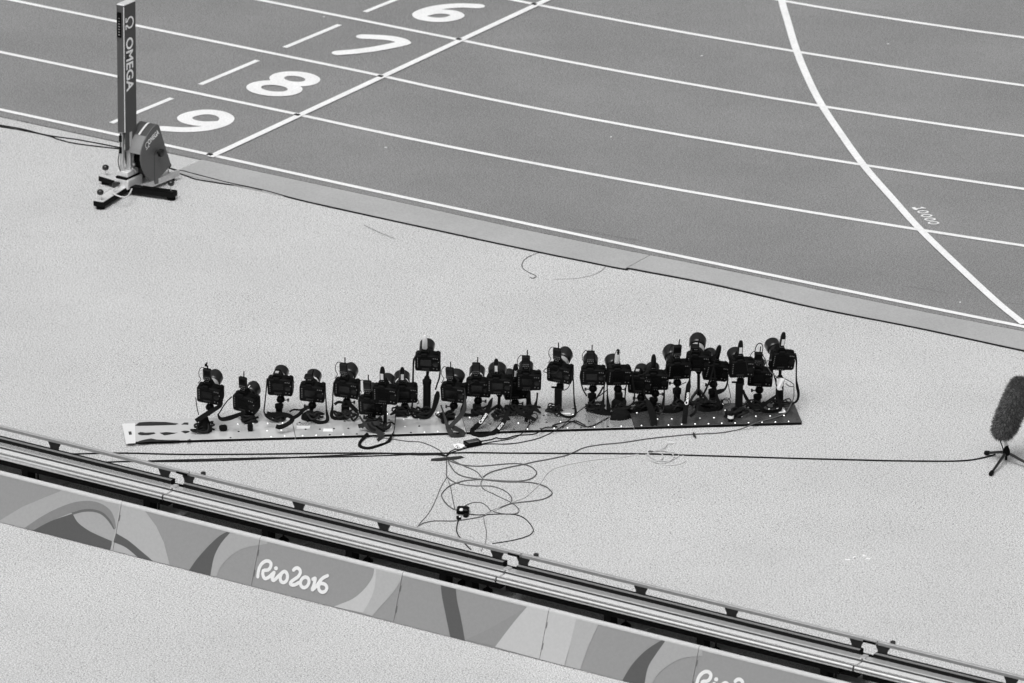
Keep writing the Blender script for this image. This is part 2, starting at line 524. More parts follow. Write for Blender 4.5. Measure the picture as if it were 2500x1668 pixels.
# circular saw groove in the apron beside the border, and other cracks
def groove(pts, w=0.006):
    mb = MB(); stroke(mb, [at_z(p, 0.0035) for p in smooth(pts, 6)], w, Z3, rise=0, caps=False)
    build(mb, 'apron_crack', M['seam'], ground)
groove([cE(285, 1240), cE(210, 1258), cE(130, 1300), cE(97, 1345), cE(102, 1388), cE(150, 1425), cE(230, 1465), cE(205, 1487)])
groove([cE(893, 1365), cE(885, 1390), cE(840, 1425), cE(760, 1460), cE(640, 1485), cE(520, 1494), cE(390, 1497)], 0.004)
groove([(888, 549), (910, 560), (937, 572), (965, 583)], 0.004)
groove([cE(170, 1478), cE(190, 1485), cE(205, 1487), cE(225, 1475)], 0.008)

# ------------------------------------------------------------------ advertising boards
PB, PT = np.array([0, -7.205, 0.004]), np.array([0, -7.095, 0.318])
Yd = PT - PB; Yl = float(np.linalg.norm(Yd)); Yn = Yd / Yl
PN = np.cross(np.array([1.0, 0, 0]), Yn)          # towards the photographer
def to_panel(px):
    w = on_plane(px, PB, PN)
    return (float(w[0]), float(np.dot(w - PB, Yn)))
def panel_pt(s, t, d=0.0):
    return Vector(PB + np.array([1.0, 0, 0]) * s + Yn * t + PN * d)
T = {k: mat('board_print', v, 0.5, grain=(50, 0.03), spec=0.35) for k, v in
     dict(mid=0.255, mid2=0.235, dark=0.085, light=0.37, light2=0.33, pale=0.45, arc=0.20, arcdark=0.115, white=0.72).items()}
art = [  # (tone, outline in photo pixels), later ones lie on top
    ('light2', [b1(-40, 945), b1(0, 920), b1(200, 800), b1(400, 715), b1(540, 660), b1(620, 600), b1(1090, 700), b1(1060, 1250), b1(-60, 1000)]),
    ('arc', smooth([b1(180, 1015), b1(400, 870), b1(600, 778), b1(750, 746), b1(880, 760), b1(980, 820), b1(1025, 900), b1(1042, 990)], 5) + smooth([b1(1028, 1000), b1(990, 918), b1(920, 850), b1(830, 822), b1(740, 824), b1(640, 852), b1(450, 932), b1(260, 1030)], 5)),
    ('dark', smooth([b1(260, 1032), b1(450, 930), b1(645, 862)], 5) + smooth([b1(655, 868), b1(700, 940), b1(790, 1008), b1(890, 1058), b1(1003, 1106)], 5) + [b1(1000, 1200), b1(600, 1130)]),
    ('arcdark', smooth([b1(640, 852), b1(740, 823), b1(830, 820), b1(920, 848), b1(990, 917), b1(1030, 1000)], 5) + smooth([b1(1018, 1000), b1(975, 932), b1(908, 868), b1(830, 844), b1(740, 847), b1(655, 870)], 5)),
    ('light', [b1(1085, 700), b1(1250, 750), b1(1310, 850), b1(1400, 970), b1(1470, 1120), b1(1522, 1320), b1(985, 1200), b1(1040, 1000)]),
    ('dark', smooth([b1(1040, 1035), b1(1150, 1100), b1(1260, 1190), b1(1380, 1292)], 5) + smooth([b1(1240, 1255), b1(1130, 1165), b1(1018, 1115)], 5)),
    ('dark', smooth([b1(1690, 1375), b1(1770, 1262), b1(1880, 1140), b1(1980, 1052), b1(2070, 1010)], 5) + smooth([b1(2060, 1035), b1(1980, 1130), b1(1920, 1250), b1(1885, 1425)], 5)),
    ('light2', smooth([b1(2060, 1035), b1(1980, 1130), b1(1920, 1250), b1(1885, 1425)], 5) + [b1(1930, 1440)] + smooth([b1(1940, 1420), b1(1990, 1320), b1(2100, 1215), b1(2220, 1160), b1(2400, 1130)], 5) + [b1(2400, 1080)]),
    ('light', smooth([b2(1300, 720), b2(1296, 800), b2(1270, 870), b2(1200, 960), b2(1100, 1040), b2(940, 1105)], 5) + [b2(1200, 1165)] + smooth([b2(1210, 1140), b2(1280, 1020), b2(1315, 900), b2(1328, 740)], 5)),
    ('pale', smooth([b2(1300, 720), b2(1296, 800), b2(1270, 870), b2(1200, 960), b2(1100, 1040), b2(940, 1105)], 5) + [b2(1000, 1120), b2(1195, 1160)] + smooth([b2(1205, 1150), b2(1275, 1020), b2(1308, 900), b2(1316, 740)], 5)),
    ('light', smooth([b2(1316, 740), b2(1308, 900), b2(1275, 1020), b2(1195, 1165)], 5) + [b2(1280, 1190)] + smooth([b2(1290, 1180), b2(1360, 1100), b2(1450, 1000), b2(1520, 900), b2(1575, 780)], 5)),
    ('dark', smooth([b2(1893, 880), b2(1905, 1000), b2(1930, 1130), b2(1985, 1400)], 5) + smooth([b2(2115, 1420), b2(2075, 1200), b2(2040, 1040), b2(2030, 910)], 5)),
    ('mid2', [b3(700, 725), b3(650, 765), b3(500, 852), b3(330, 948), b3(140, 1035), b3(410, 1100), b3(570, 880)]),
    ('pale', smooth([b3(700, 725), b3(560, 890), b3(400, 1100)], 4) + [b3(1020, 1270), b3(1140, 840)]),
    ('light', [b3(1130, 840), b3(1100, 960), b3(1030, 1270), b3(1160, 1310), b3(1230, 1110), b3(1330, 890)]),
    ('dark', smooth([b3(1530, 1420), b3(1620, 1270), b3(1720, 1160), b3(1810, 1090), b3(1900, 1035)], 5) + smooth([b3(1925, 1050), b3(1840, 1170), b3(1770, 1290), b3(1735, 1470)], 5)),
    ('light2', smooth([b3(1925, 1050), b3(1840, 1170), b3(1770, 1290), b3(1735, 1470)], 5) + [b3(1790, 1480)] + smooth([b3(1800, 1440), b3(1870, 1335), b3(1990, 1242), b3(2100, 1197), b3(2260, 1180)], 5) + [b3(2260, 1100)]),
]
art = [(t, [to_panel(p) for p in pl]) for t, pl in art]
def clip(poly, s0, s1, t0, t1):
    for ax, lim, sg in ((0, s0, 1), (0, s1, -1), (1, t0, 1), (1, t1, -1)):
        out = []
        for i in range(len(poly)):
            a, b = poly[i - 1], poly[i]
            ia, ib = (a[ax] - lim) * sg >= 0, (b[ax] - lim) * sg >= 0
            if ia != ib:
                k = (lim - a[ax]) / (b[ax] - a[ax])
                out.append((a[0] + (b[0] - a[0]) * k, a[1] + (b[1] - a[1]) * k))
            if ib: out.append(b)
        poly = out
        if len(poly) < 3: return []
    return poly
cR = crop(620, 1360, 11.75)
rio = [
    smooth([(115, 565), (130, 430), (165, 300), (235, 190), (340, 120), (440, 125), (495, 200), (470, 310), (400, 375), (300, 385), (265, 420), (262, 510), (300, 600), (350, 620), (430, 580), (520, 500), (585, 445)], 6),
    smooth([(585, 445), (555, 540), (530, 620), (565, 672), (640, 620), (730, 530), (830, 440), (900, 420), (955, 480), (968, 590), (930, 690), (850, 735), (780, 690), (760, 590), (790, 500), (830, 440)], 6),
    smooth([(632, 325), (640, 323), (646, 327)], 3),
    smooth([(1145, 375), (1200, 325), (1270, 320), (1330, 380), (1335, 470), (1270, 570), (1170, 640), (1080, 710), (1055, 770), (1110, 805), (1200, 790), (1290, 740)], 6),
    smooth([(1480, 575), (1400, 620), (1345, 720), (1365, 830), (1435, 880), (1520, 850), (1580, 760), (1585, 660), (1540, 595), (1480, 575)], 6),
    smooth([(1700, 640), (1770, 615), (1750, 720), (1720, 830), (1680, 940), (1760, 880), (1850, 770), (1930, 660), (2020, 585), (2120, 540)], 6),
    smooth([(1885, 780), (1960, 760), (2050, 790), (2100, 870), (2070, 970), (1980, 1010), (1900, 970), (1865, 880), (1885, 780)], 6),
]
rio = [[to_panel(cR(*p)) for p in ln] for ln in rio]
SEAM0, PITCH = 4.108, 1.1155
plabel = ['grey advertising board with dark fish-shaped swirl and curved grey bands',
          'grey advertising board with pale fan shape and narrow dark diagonal stripes',
          'advertising board with white Rio2016 lettering in full beside a pale crescent',
          'grey advertising board crossed by one broad dark upright stripe',
          'advertising board with broad pale panel and dark curved wedge, between lettered and striped boards',
          'advertising board with white Rio2016 lettering at the cut-off end of the row']
plabel[4] = 'grey advertising board with dark curved wedge next to the cut-off lettered board'
panels = []
for k in range(6):
    s0, s1 = SEAM0 + PITCH * (k - 1) + 0.0018, SEAM0 + PITCH * k - 0.0018
    pan = thing('advertising_board', plabel[k], 'board', (0.5 * (s0 + s1), -7.15, 0), group='low boards in front of the rail')
    mb = MB()
    t1 = Yl - 0.012
    v = [panel_pt(s0, 0), panel_pt(s1, 0), panel_pt(s1, t1), panel_pt(s0, t1)]
    w = [p + Vector((0, 0.03, 0)) for p in v]
    w[0] = Vector((s0, -7.16, 0.004)); w[1] = Vector((s1, -7.16, 0.004))
    mb.add(v + w, [[0, 1, 2, 3], [7, 6, 5, 4], [0, 4, 5, 1], [1, 5, 6, 2], [3, 7, 4, 0], [2, 6, 7, 3]])
    build(mb, 'face', T['mid' if k in (0, 1, 2, 3) else 'mid'], pan)
    mb = MB()                                  # rounded pale top edge
    pr = []
    a0 = panel_pt(0, t1 - 0.006, 0.003); b0 = Vector((0, a0.y + 0.042, a0.z - 0.01))
    cy_, cz_ = (a0.y + b0.y) / 2, a0.z
    prof = [(a0.y, a0.z - 0.004), (a0.y, a0.z + 0.004), (a0.y + 0.006, a0.z + 0.012), (a0.y + 0.017, a0.z + 0.017), (a0.y + 0.028, a0.z + 0.016), (a0.y + 0.037, a0.z + 0.010), (a0.y + 0.041, a0.z - 0.006)]
    mb.prism(prof, lambda y, z, d: Vector((s0 + d, y, z)), s1 - s0)
    build(mb, 'top_edge', M['ptop'], pan, sm=True)
    layer = 0
    for t, pl in art:
        layer += 1
        q = clip(pl, s0, s1, 0.001, t1 - 0.002)
        if len(q) < 3: continue
        mb = MB().add([panel_pt(a, b, 0.0005 + 0.00012 * layer) for a, b in q], [list(range(len(q)))])
        build(mb, 'printed_shape', T[t], pan)
    if k in (2, 5):
        mb = MB(); off = PITCH * (k - 2)
        for i, ln in enumerate(rio):
            q = [panel_pt(a + off, b, 0.0004 + 0.00012 * (len(art) + 1) + 0.0004 * i) for a, b in ln]
            stroke(mb, q, 0.0235 if i != 2 else 0.026, PN, rise=0.0003)
        build(mb, 'lettering', T['white'], pan)
    for a, b in ((0.62, 0.74), (0.2, 0.33)):   # slots of the clips joining the boards
        mb = MB().add([panel_pt(s0 + 0.002, Yl * a, 0.0035), panel_pt(s0 + 0.008, Yl * a, 0.0035), panel_pt(s0 + 0.008, Yl * b, 0.0035), panel_pt(s0 + 0.002, Yl * b, 0.0035)], [[0, 1, 2, 3]])
        build(mb, 'clip_slot', M['faint'], pan)

# ------------------------------------------------------------------ dolly rail
def rail_x(px_x, y, z):
    a, b = -5.0, 20.0
    for _ in range(50):
        m_ = (a + b) / 2
        if proj((m_, y, z))[0] < px_x: a = m_
        else: b = m_
    return (a + b) / 2
YN, ZN = -6.632, 0.205                        # near round rail
KS = 1.0638
joints = [rail_x(x * KS, -6.5, .27) for x in (402, 1166, 1985)]
bpx = [[-320, -110, 124, 377], [432, 685, 880, 1140], [1200, 1470, 1678, 1965], [2025, 2320, 2530, 2800]]
segs = [(joints[0] - 3.0, joints[0]), (joints[0], joints[1]), (joints[1], joints[2]), (joints[2], joints[2] + 3.0)]
rlabel = ['aluminium dolly rail length behind the board with the dark fish-shaped swirl',
          'aluminium dolly rail length behind the board with the full Rio2016 lettering',
          'aluminium dolly rail length behind the board with the broad pale panel',
          'aluminium dolly rail length beyond the cut-off lettered board']
rlabel[2] = 'aluminium dolly rail length between the striped board and the cut-off lettered board'
feet_px = [[(93, 1176), (388, 1252)], [(692, 1316), (898, 1366.5), (1130, 1422)], [(1190, 1440), (1527.6, 1525), (1748, 1586)], [(2040, 1668), (2350, 1745)]]
for k, (x0, x1) in enumerate(segs):
    r = thing('dolly_rail', rlabel[k], 'rail', ((x0 + x1) / 2, -6.55, 0), group='dolly rail lengths')
    g = 0.006
    ext = lambda prof, a, b: MB().prism(prof, lambda y, z, d: Vector((a + d, y, z)), b - a)
    circ = [(YN + 0.021 * math.cos(t), ZN + 0.021 * math.sin(t)) for t in np.linspace(0, 2 * math.pi, 24, endpoint=False)]
    build(ext(circ, x0 + g, x1 - g), 'near_rail', M['alu'], r, sm=True)
    build(ext([(-6.612, .200), (-6.612, .2165), (-6.607, .218), (-6.541, .218), (-6.541, .200)], x0 + g, x1 - g), 'flange', M['alu_flat'], r)
    build(ext([(-6.5405, .18), (-6.5405, .2325), (-6.536, .235), (-6.478, .235), (-6.478, .18)], x0 + g, x1 - g), 'beam', M['alu_beam'], r)
    build(ext([(-6.4775, .19), (-6.4775, .260), (-6.426, .260), (-6.426, .19)], x0 + 0.05, x1 - 0.05), 'rack', M['rubber'], r)
    mb = MB(); n_ = int((x1 - x0 - 0.1) / 0.0105)
    for i in range(n_):
        mb.box((x0 + 0.055 + i * 0.0105, -6.466, .2615), (0.006, 0.021, 0.005))
    build(mb, 'rack_teeth', M['rack'], r, kind='stuff')
    build(ext([(-6.339, .262), (-6.339, .282), (-6.336, .285), (-6.315, .285), (-6.311, .281), (-6.311, .262)], x0 + g, x1 - g), 'far_rail', M['rail_grey'], r)
    build(ext([(-6.5416, .219), (-6.5416, .2315), (-6.5406, .2315), (-6.5406, .219)], x0 + g, x1 - g), 'groove_liner', M['steel_dark'], r)  # dark strip added over the step face to draw the groove
    build(ext([(-6.6135, .212), (-6.6135, .2195), (-6.6095, .2195), (-6.6095, .212)], x0 + g, x1 - g), 'edge_seal', M['steel_dark'], r)  # dark strip added to draw the gap beside the near rail
    build(ext([(-6.600, .2175), (-6.600, .2186), (-6.597, .2186), (-6.597, .2175)], x0 + g, x1 - g), 'scribed_line', M['steel_dark'], r)
    build(ext([(-6.56, .11), (-6.56, .179), (-6.45, .179), (-6.45, .11)], x0 + 0.02, x1 - 0.02), 'under_beam', M['rubber'], r)  # black bar added as the shadow under the rail
    build(ext([(-6.449, .112), (-6.449, .120), (-6.27, .120), (-6.27, .150), (-6.262, .150), (-6.262, .112)], x0 + .02, x1 - .02), 'cable_tray', M['rubber'], r)  # unseen plate added to keep light off the ground beneath
    for bp in bpx[k]:
        xb = rail_x(bp * KS, -6.334, .24)
        out = [(-0.05, .2615), (-0.045, .245), (-0.034, .225), (-0.030, .12), (0.030, .12), (0.034, .225), (0.045, .245), (0.05, .2615)]
        mb = MB().prism(out, lambda x, z, d: Vector((xb + x, -6.334 + d, z)), 0.012)
        mb.box((xb, -6.38, .135), (.05, .095, .03))
        build(mb, 'bracket', M['steel_dark'], r)
    for fx in feet_px[k]:
        p = at_z(fx, 0.03)
        bt = build(MB().box((p[0] + .04, p[1] + .06, 0.009), (0.20, 0.26, 0.016)), 'footboard', M['wood'], r)
        mb = MB().lathe([(0, .036), (.008, .036), (.02, .024), (.03, .009), (.034, .006), (.11, .006)], (p[0], p[1], 0.0175), n=14)
        build(mb, 'levelling_foot', M['rubber'], r, sm=True)
        mb = MB().box((p[0], p[1] + 0.03, 0.137), (0.09, 0.16, 0.04))
        build(mb, 'foot_arm', M['rubber'], r)
        mb = MB().box((p[0] - 0.09, -6.50, 0.0555), (0.05, 0.09, 0.108))
        build(mb, 'leg', M['rubber'], r)
    if k > 0:                                   # joint hardware at the start of this length
        build(MB().box((x0 + 0.0, -6.505, .241), (0.035, 0.05, 0.011)), 'joint_block', M['alu_matt'], r)
        build(MB().box((x0 - 0.055, -6.3425, .268), (0.09, 0.006, 0.014)), 'joint_pin', M['rubber'], r)
        build(MB().lathe([(0, .008), (.02, .008), (.021, .018), (.037, .018), (.042, .01)], (x0 + 0.09, -6.296, 0.255), n=12), 'clamp_knob', M['knob'], r, sm=True)
# ------------------------------------------------------------------ photocell timing post
G = at_z((312, 457), 0.04); gx, gy = float(G[0]), float(G[1])
post = thing('timing_post', 'tall dark grey timing post with white OMEGA lettering on levelling feet', 'timing post', (gx, gy, 0))
hx0, hx1, hy0, hy1 = gx - 0.033, gx + 0.034, gy - 0.078, gy + 0.078
zt, zb, zf = 1.533, 0.359, 0.51
mb = MB()   # housing: the front sheet ends higher than the sides
mb.add([(hx0, hy0, zf), (hx1, hy0, zf), (hx1, hy0, zt), (hx0, hy0, zt), (hx0, hy1, zb), (hx1, hy1, zb), (hx1, hy1, zt), (hx0, hy1, zt)],
       [[0, 1, 2, 3], [5, 4, 7, 6], [0, 3, 7, 4], [1, 5, 6, 2]])
mb.add([(hx1, hy0 + .003, zb), (hx1, hy0 + .003, zf), (hx1, hy1, zb), (hx1 - .004, hy0 + .003, zb), (hx1 - .004, hy0 + .003, zf)], [[0, 2, 1], [0, 1, 4, 3]])
mb.add([(hx0, hy0, zf), (hx1, hy0, zf), (hx1, hy1, zf), (hx0, hy1, zf)], [[0, 1, 2, 3]])
house = build(mb, 'housing', M['omega'], post)
build(MB().box(((hx0 + hx1) / 2, gy, zt + .006), (0.069, 0.158, 0.012), ch=.004), 'top_cap', M['white_metal'], post)  # light on the grey housing's top, put into a pale colour
build(MB().box((hx1 + .0005, hy0 - .0005, (zt + zf) / 2), (0.006, 0.006, zt - zf - .01)), 'edge_trim', M['white_metal'], post)
disp = build(MB().box((hx0 + 0.024, hy0 - .002, 1.379), (0.040, 0.008, 0.20)), 'display', M['glossblack'], post)
mb = MB()
for i in range(7):
    mb.box((hx0 + 0.026, hy0 - .0065, 1.30 + i * 0.022), (0.016, 0.002, 0.010 if i < 5 else 0.004))
build(mb, 'display_marks', M['button'], disp)
mb = MB()
for z in (0.6, 0.95, 1.25, 1.50):
    mb.lathe([(0, .004), (.003, .004)], (hx0 + 0.012, hy0 + .001, z), (0, -1, 0), 8)
build(mb, 'screw_heads', M['blackmark'], house, kind='stuff')
fr = plane_frame((hx1 + .0008, hy0 + 0.024, 1.25), (0, 0, -1), (0, 1, 0))
mb = text_mb(MB(), 'OMEGA', fr, 0.135, xs=1.0, bold=0.0035, d=.001)
xsx = [(-(v[2] - 1.25)) for v in mb.v]; ysx = [v[1] for v in mb.v]
kx, ky = 0.432 / (max(xsx) - min(xsx)), 0.094 / (max(ysx) - min(ysx)); y0_ = min(ysx); x0_ = min(xsx)
mb.v = [(v[0], hy0 + 0.024 + (v[1] - y0_) * ky, 1.25 + 0.017 - ((1.25 - v[2]) - x0_) * kx) for v in mb.v]
build(mb, 'lettering', M['letter'], post)
def omega_sign(fr, s, w, d=.001):
    mb = MB()
    pts = [(0.02, 0.0), (0.36, 0.0), (0.36, 0.09)] + [(0.5 + 0.43 * math.sin(math.radians(a)), 0.56 - 0.42 * math.cos(math.radians(a))) for a in range(24, 337, 16)][::-1] + [(0.64, 0.09), (0.64, 0.0), (0.98, 0.0)]
    pts = [(1 - p[0], p[1]) for p in pts]
    P = [fr(x * s, y * s, d) for x, y in pts]
    N = (fr(1, 0, 0) - fr(0, 0, 0)).cross(fr(0, 1, 0) - fr(0, 0, 0))
    stroke(mb, P, w, N, rise=.0004, caps=False)
    return mb
fr = plane_frame((hx1 + .0008, hy0 + 0.026, 1.435), (0, 0, -1), (0, 1, 0))
build(omega_sign(fr, 0.098, 0.0145), 'emblem', M['letter'], post)
# mast profiles, blocks
for dx, dy, sx, sy, z1 in ((-0.012, -0.055, 0.03, 0.03, 0.52), (0.012, 0.0, 0.05, 0.035, 0.50), (0.015, 0.042, 0.03, 0.022, 0.50)):
    build(MB().box((gx + dx, gy + dy, (0.19 + z1) / 2), (sx, sy, z1 - 0.19), ch=.004), 'mast', M['alu_matt'], post)
build(MB().box((gx - .012, gy - .075, 0.455), (0.02, 0.014, 0.05)), 'plug', M['rubber'], post)
build(MB().box((gx - .012, gy - .073, 0.36), (0.018, 0.014, 0.05)), 'plug', M['rubber'], post)
build(MB().tube(smooth([(gx - .012, gy - .075, 0.50), (gx - .008, gy - .082, 0.42), (gx - .02, gy - .085, 0.33), (gx - .028, gy - .085, 0.26), (gx - .012, gy - .08, 0.19)], 5), .0035, 6), 'wire', M['cable'], post)
build(MB().box((gx + .0, gy, 0.168), (0.10, 0.15, 0.045), ch=.005), 'upper_block', M['white_metal'], post)
build(MB().box((gx + .0, gy, 0.138), (0.10, 0.18, 0.014)), 'clamp_plate', M['rubber'], post)
build(MB().box((gx + .0, gy + .01, 0.09), (0.13, 0.20, 0.078), ch=.006), 'base_block', M['white_metal'], post)
build(MB().lathe([(0, .012), (.03, .012), (.032, .024), (.06, .024), (.066, .016)], (gx - 0.02, gy - 0.09, 0.095), (0, -1, 0), 14), 'clamp_knob', M['knob'], post, sm=True)
def foot_arm(tip_px, root, par, w, top_m, side_m, knob_px=None, z=0.066, h=0.04):
    t = at_z(tip_px, z); a = Vector((root[0], root[1], z)); b = Vector((t[0], t[1], z))
    d = (b - a).normalized(); n = Vector((-d.y, d.x, 0))
    R = Matrix((d, n, Vector(Z3))).transposed()
    L = (b - a).length
    arm = build(MB().box((a + b) / 2 - Vector((0, 0, h / 2)), (L, w, h), R), 'foot_arm', side_m, par)
    build(MB().box((a + b) / 2 + Vector((0, 0, .0025)), (L - .01, w - .006, .005), R), 'arm_cover', top_m, arm)
    e = b - d * 0.035
    ft = build(MB().lathe([(0, .034), (.014, .034), (.02, .02), (.028, .01)], (e.x, e.y, 0.001), n=16), 'foot_pad', M['rubber'], par, sm=True)
    build(MB().tube([(e.x, e.y, .02), (e.x, e.y, z + .06)], .006, 8), 'levelling_stud', M['alu'], par)
    build(MB().lathe([(0, .010), (.006, .021), (.016, .026), (.03, .026), (.038, .020), (.044, .010)], (e.x, e.y, z + .046), n=16), 'levelling_knob', M['knob'], par, sm=True)
foot_arm((240, 493), (gx, gy - .06), post, 0.085, M['white_metal'], M['rubber'])
foot_arm((250, 427), (gx - .03, gy + .03), post, 0.085, M['white_metal'], M['rubber'])
foot_arm((428, 469), (gx + .04, gy - .03), post, 0.075, M['glossblack'], M['rubber'])
mb = MB().tube([at_z(p, z) for p, z in zip(smooth([cT(240, 1160), cT(165, 1210), cT(190, 1265), cT(290, 1310), cT(380, 1312), cT(430, 1270), cT(470, 1185)], 6), np.linspace(.1, .08, 40))], .006, 8)
build(mb, 'pale_cable', M['cable_pale'], post, sm=True)

# ------------------------------------------------------------------ drum shaped timing unit beside the post
D0 = at_z(cT(830, 1060), 0.075); dx0 = float(D0[0])
drum = thing('timing_drum', 'grey half-round timing unit with OMEGA lettering on its side plate, beside the tall post', 'timing unit', (dx0 - .07, float(D0[1]), 0))
def on_x(px, x=dx0): return on_plane(px, (x, 0, 0), (1, 0, 0))
outl = [(880, 155), (910, 190), (1000, 500), (1095, 800), (1010, 900), (930, 990), (930, 1090), (840, 1112), (833, 1058), (780, 1055), (720, 1015), (670, 940), (630, 850), (610, 740), (610, 640), (630, 540), (670, 430), (720, 330), (790, 230), (850, 165)]
ow = [on_x(cT(*p)) for p in outl]
yz = [(p[1], p[2]) for p in ow]
TH = 0.145
mb = MB().prism(yz, lambda y, z, d: Vector((dx0 - d, y, z)), 0.008)
front = build(mb, 'side_plate', M['omega_plate'], drum)
mb = MB().prism(yz[:7] + yz[9:], lambda y, z, d: Vector((dx0 - TH - d, y, z)), 0.008)
build(mb, 'side_plate', M['omega'], drum)
arc = smooth([ow[0], ow[19], ow[18], ow[17], ow[16], ow[15], ow[14]], 5)
arc = [(p[1], p[2]) for p in arc]
def arc_sheet(i0, i1, xa, xb, off):
    mb = MB(); v = []; f = []
    for y, z in arc[i0:i1 + 1]:
        v += [(xa, y - off, z + off), (xb, y - off, z + off)]
    for i in range(i1 - i0):
        f.append([2 * i, 2 * i + 1, 2 * i + 3, 2 * i + 2])
    return mb.add(v, f)
build(arc_sheet(0, 16, dx0 - .008, dx0 - TH, -.002), 'top_cover', M['omega'], drum)
build(arc_sheet(1, 16, dx0 - .064, dx0 - .082, .0012), 'white_stripe', M['line'], drum)
build(arc_sheet(16, 30, dx0 - .008, dx0 - TH, -.002), 'light_cover', M['omega_light'], drum)
c_ = on_x(cT(830, 640))
build(MB().lathe([(0, .11), (TH - .02, .11)], (dx0 - TH + .01, c_[1], c_[2] - .02), (1, 0, 0), 28), 'inner_drum', M['rubber'], drum, sm=True)
for (px, py) in ((520, 790), (500, 860), (545, 900)):
    q = on_x(cT(px, py), dx0 - TH * 0.6); build(MB().lathe([(0, .012), (.02, .01)], q, (0, -1, .2), 8), 'inner_bolt', M['alu'], drum)
kq = on_x(cT(880, 600))
build(MB().lathe([(0, .012), (.022, .012), (.024, .033), (.05, .033), (.056, .024)], kq, (1, 0, 0), 16), 'clamp_knob', M['knob'], drum, sm=True)
mb = MB(); stroke(mb, [on_x(cT(*p), dx0 + .001) for p in ((862, 575), (838, 600), (830, 640), (830, 850), (833, 1055))], 0.006, (1, 0, 0), rise=0, caps=False)
build(mb, 'slot', M['seam'], drum)
hq = on_x(cT(590, 465), dx0 - .06)
build(MB().tube([on_x(cT(530, 450), dx0 - .10), hq], .011, 8), 'handle', M['alu'], drum)
a_, b_ = on_x(cT(735, 485), dx0), on_x(cT(905, 300), dx0)
X_ = Vector(b_ - a_); Lx = X_.length; X_.normalize(); Y_ = Vector((1, 0, 0)).cross(X_)
fr = plane_frame(Vector(a_) + Vector((.0012, 0, 0)), X_, Y_)
mb = text_mb(MB(), 'OMEGA', fr, 0.06, d=.0, bold=.002)
xs_ = [(Vector(v) - Vector(a_)).dot(X_) for v in mb.v]; kk = Lx / (max(xs_) - min(xs_))
mb.v = [tuple(Vector(a_) + Vector((.0012, 0, 0)) + X_ * ((Vector(v) - Vector(a_)).dot(X_) - min(xs_)) * kk + Y_ * ((Vector(v) - Vector(a_)).dot(Y_)) * 1.0) for v in mb.v]
build(mb, 'lettering', M['letter'], front)
a2 = on_x(cT(695, 562)); build(omega_sign(plane_frame(Vector(a2) + Vector((.0012, 0, 0)), X_, Y_), 0.052, .0075, 0), 'emblem', M['line'], front)
# its base plate and rail
ra, rb = at_z(cT(640, 1150), .055), at_z(cT(1175, 935), .055)
d_ = Vector(rb - ra); Lr = d_.length; d_.normalize(); n_ = Vector((-d_.y, d_.x, 0))
R = Matrix((d_, n_, Vector(Z3))).transposed(); mid = Vector((ra + rb) / 2)
build(MB().box(mid + n_ * 0.075 - Vector((0, 0, .012)), (Lr, 0.15, 0.024), R), 'base_plate', M['alu_matt'], drum)
build(MB().box(mid - n_ * 0.01, (Lr + .04, 0.02, 0.05), R), 'base_rail', M['alu_matt'], drum)
for s in (0.95, 0.08):
    e = Vector(ra) + d_ * (Lr * s) + n_ * 0.10
    build(MB().lathe([(0, .03), (.03, .028)], (e.x, e.y, .001), n=14), 'foot_pad', M['rubber'], drum)
e = Vector(rb) - d_ * 0.06 + n_ * 0.03
build(MB().tube([(e.x, e.y, .05), (e.x, e.y, .12)], .006, 8), 'levelling_stud', M['alu'], drum)
build(MB().lathe([(0, .010), (.006, .021), (.016, .026), (.03, .026), (.038, .018)], (e.x, e.y, .11), n=16), 'levelling_knob', M['knob'], drum, sm=True)
build(MB().box((e.x, e.y, .014), (.07, .07, .026)), 'foot_pad', M['rubber'], drum)

# ------------------------------------------------------------------ the row of metal plates
BO = at_z((313, 1086), 0.0); BE = at_z((1958, 1038), 0.0)
bu = Vector(((BE - BO)[0], (BE - BO)[1], 0)); BL = bu.length; bu.normalize(); bv = Vector((-bu.y, bu.x, 0))
BO = Vector((BO[0], BO[1], 0)); BD = 0.41; ZP = 0.024
RB = Matrix((bu, bv, Vector(Z3))).transposed()
def bpt(u, v, z=ZP): return BO + bu * u + bv * v + Vector((0, 0, z))
def at_v(px, v):                                   # place seen at px, standing v metres behind the front edge of the plates
    return Vector(on_plane(px, BO + bv * v, bv))
def buv(px, z=ZP):
    q = Vector(at_z(px, z)) - BO
    return q.dot(bu), q.dot(bv)
seam_u = [0, buv((722, 1070))[0], buv((1139, 1056))[0], buv((1549, 1042))[0], BL]
pl_label = ['bright metal plate with torn black tape streaks and a slotted end',
            'bright metal plate with an oval mark and a white sticker', 'grey metal plate with scattered bolts under the middle cameras',
            'dark metal plate with bright screws and a white card']
plates = []
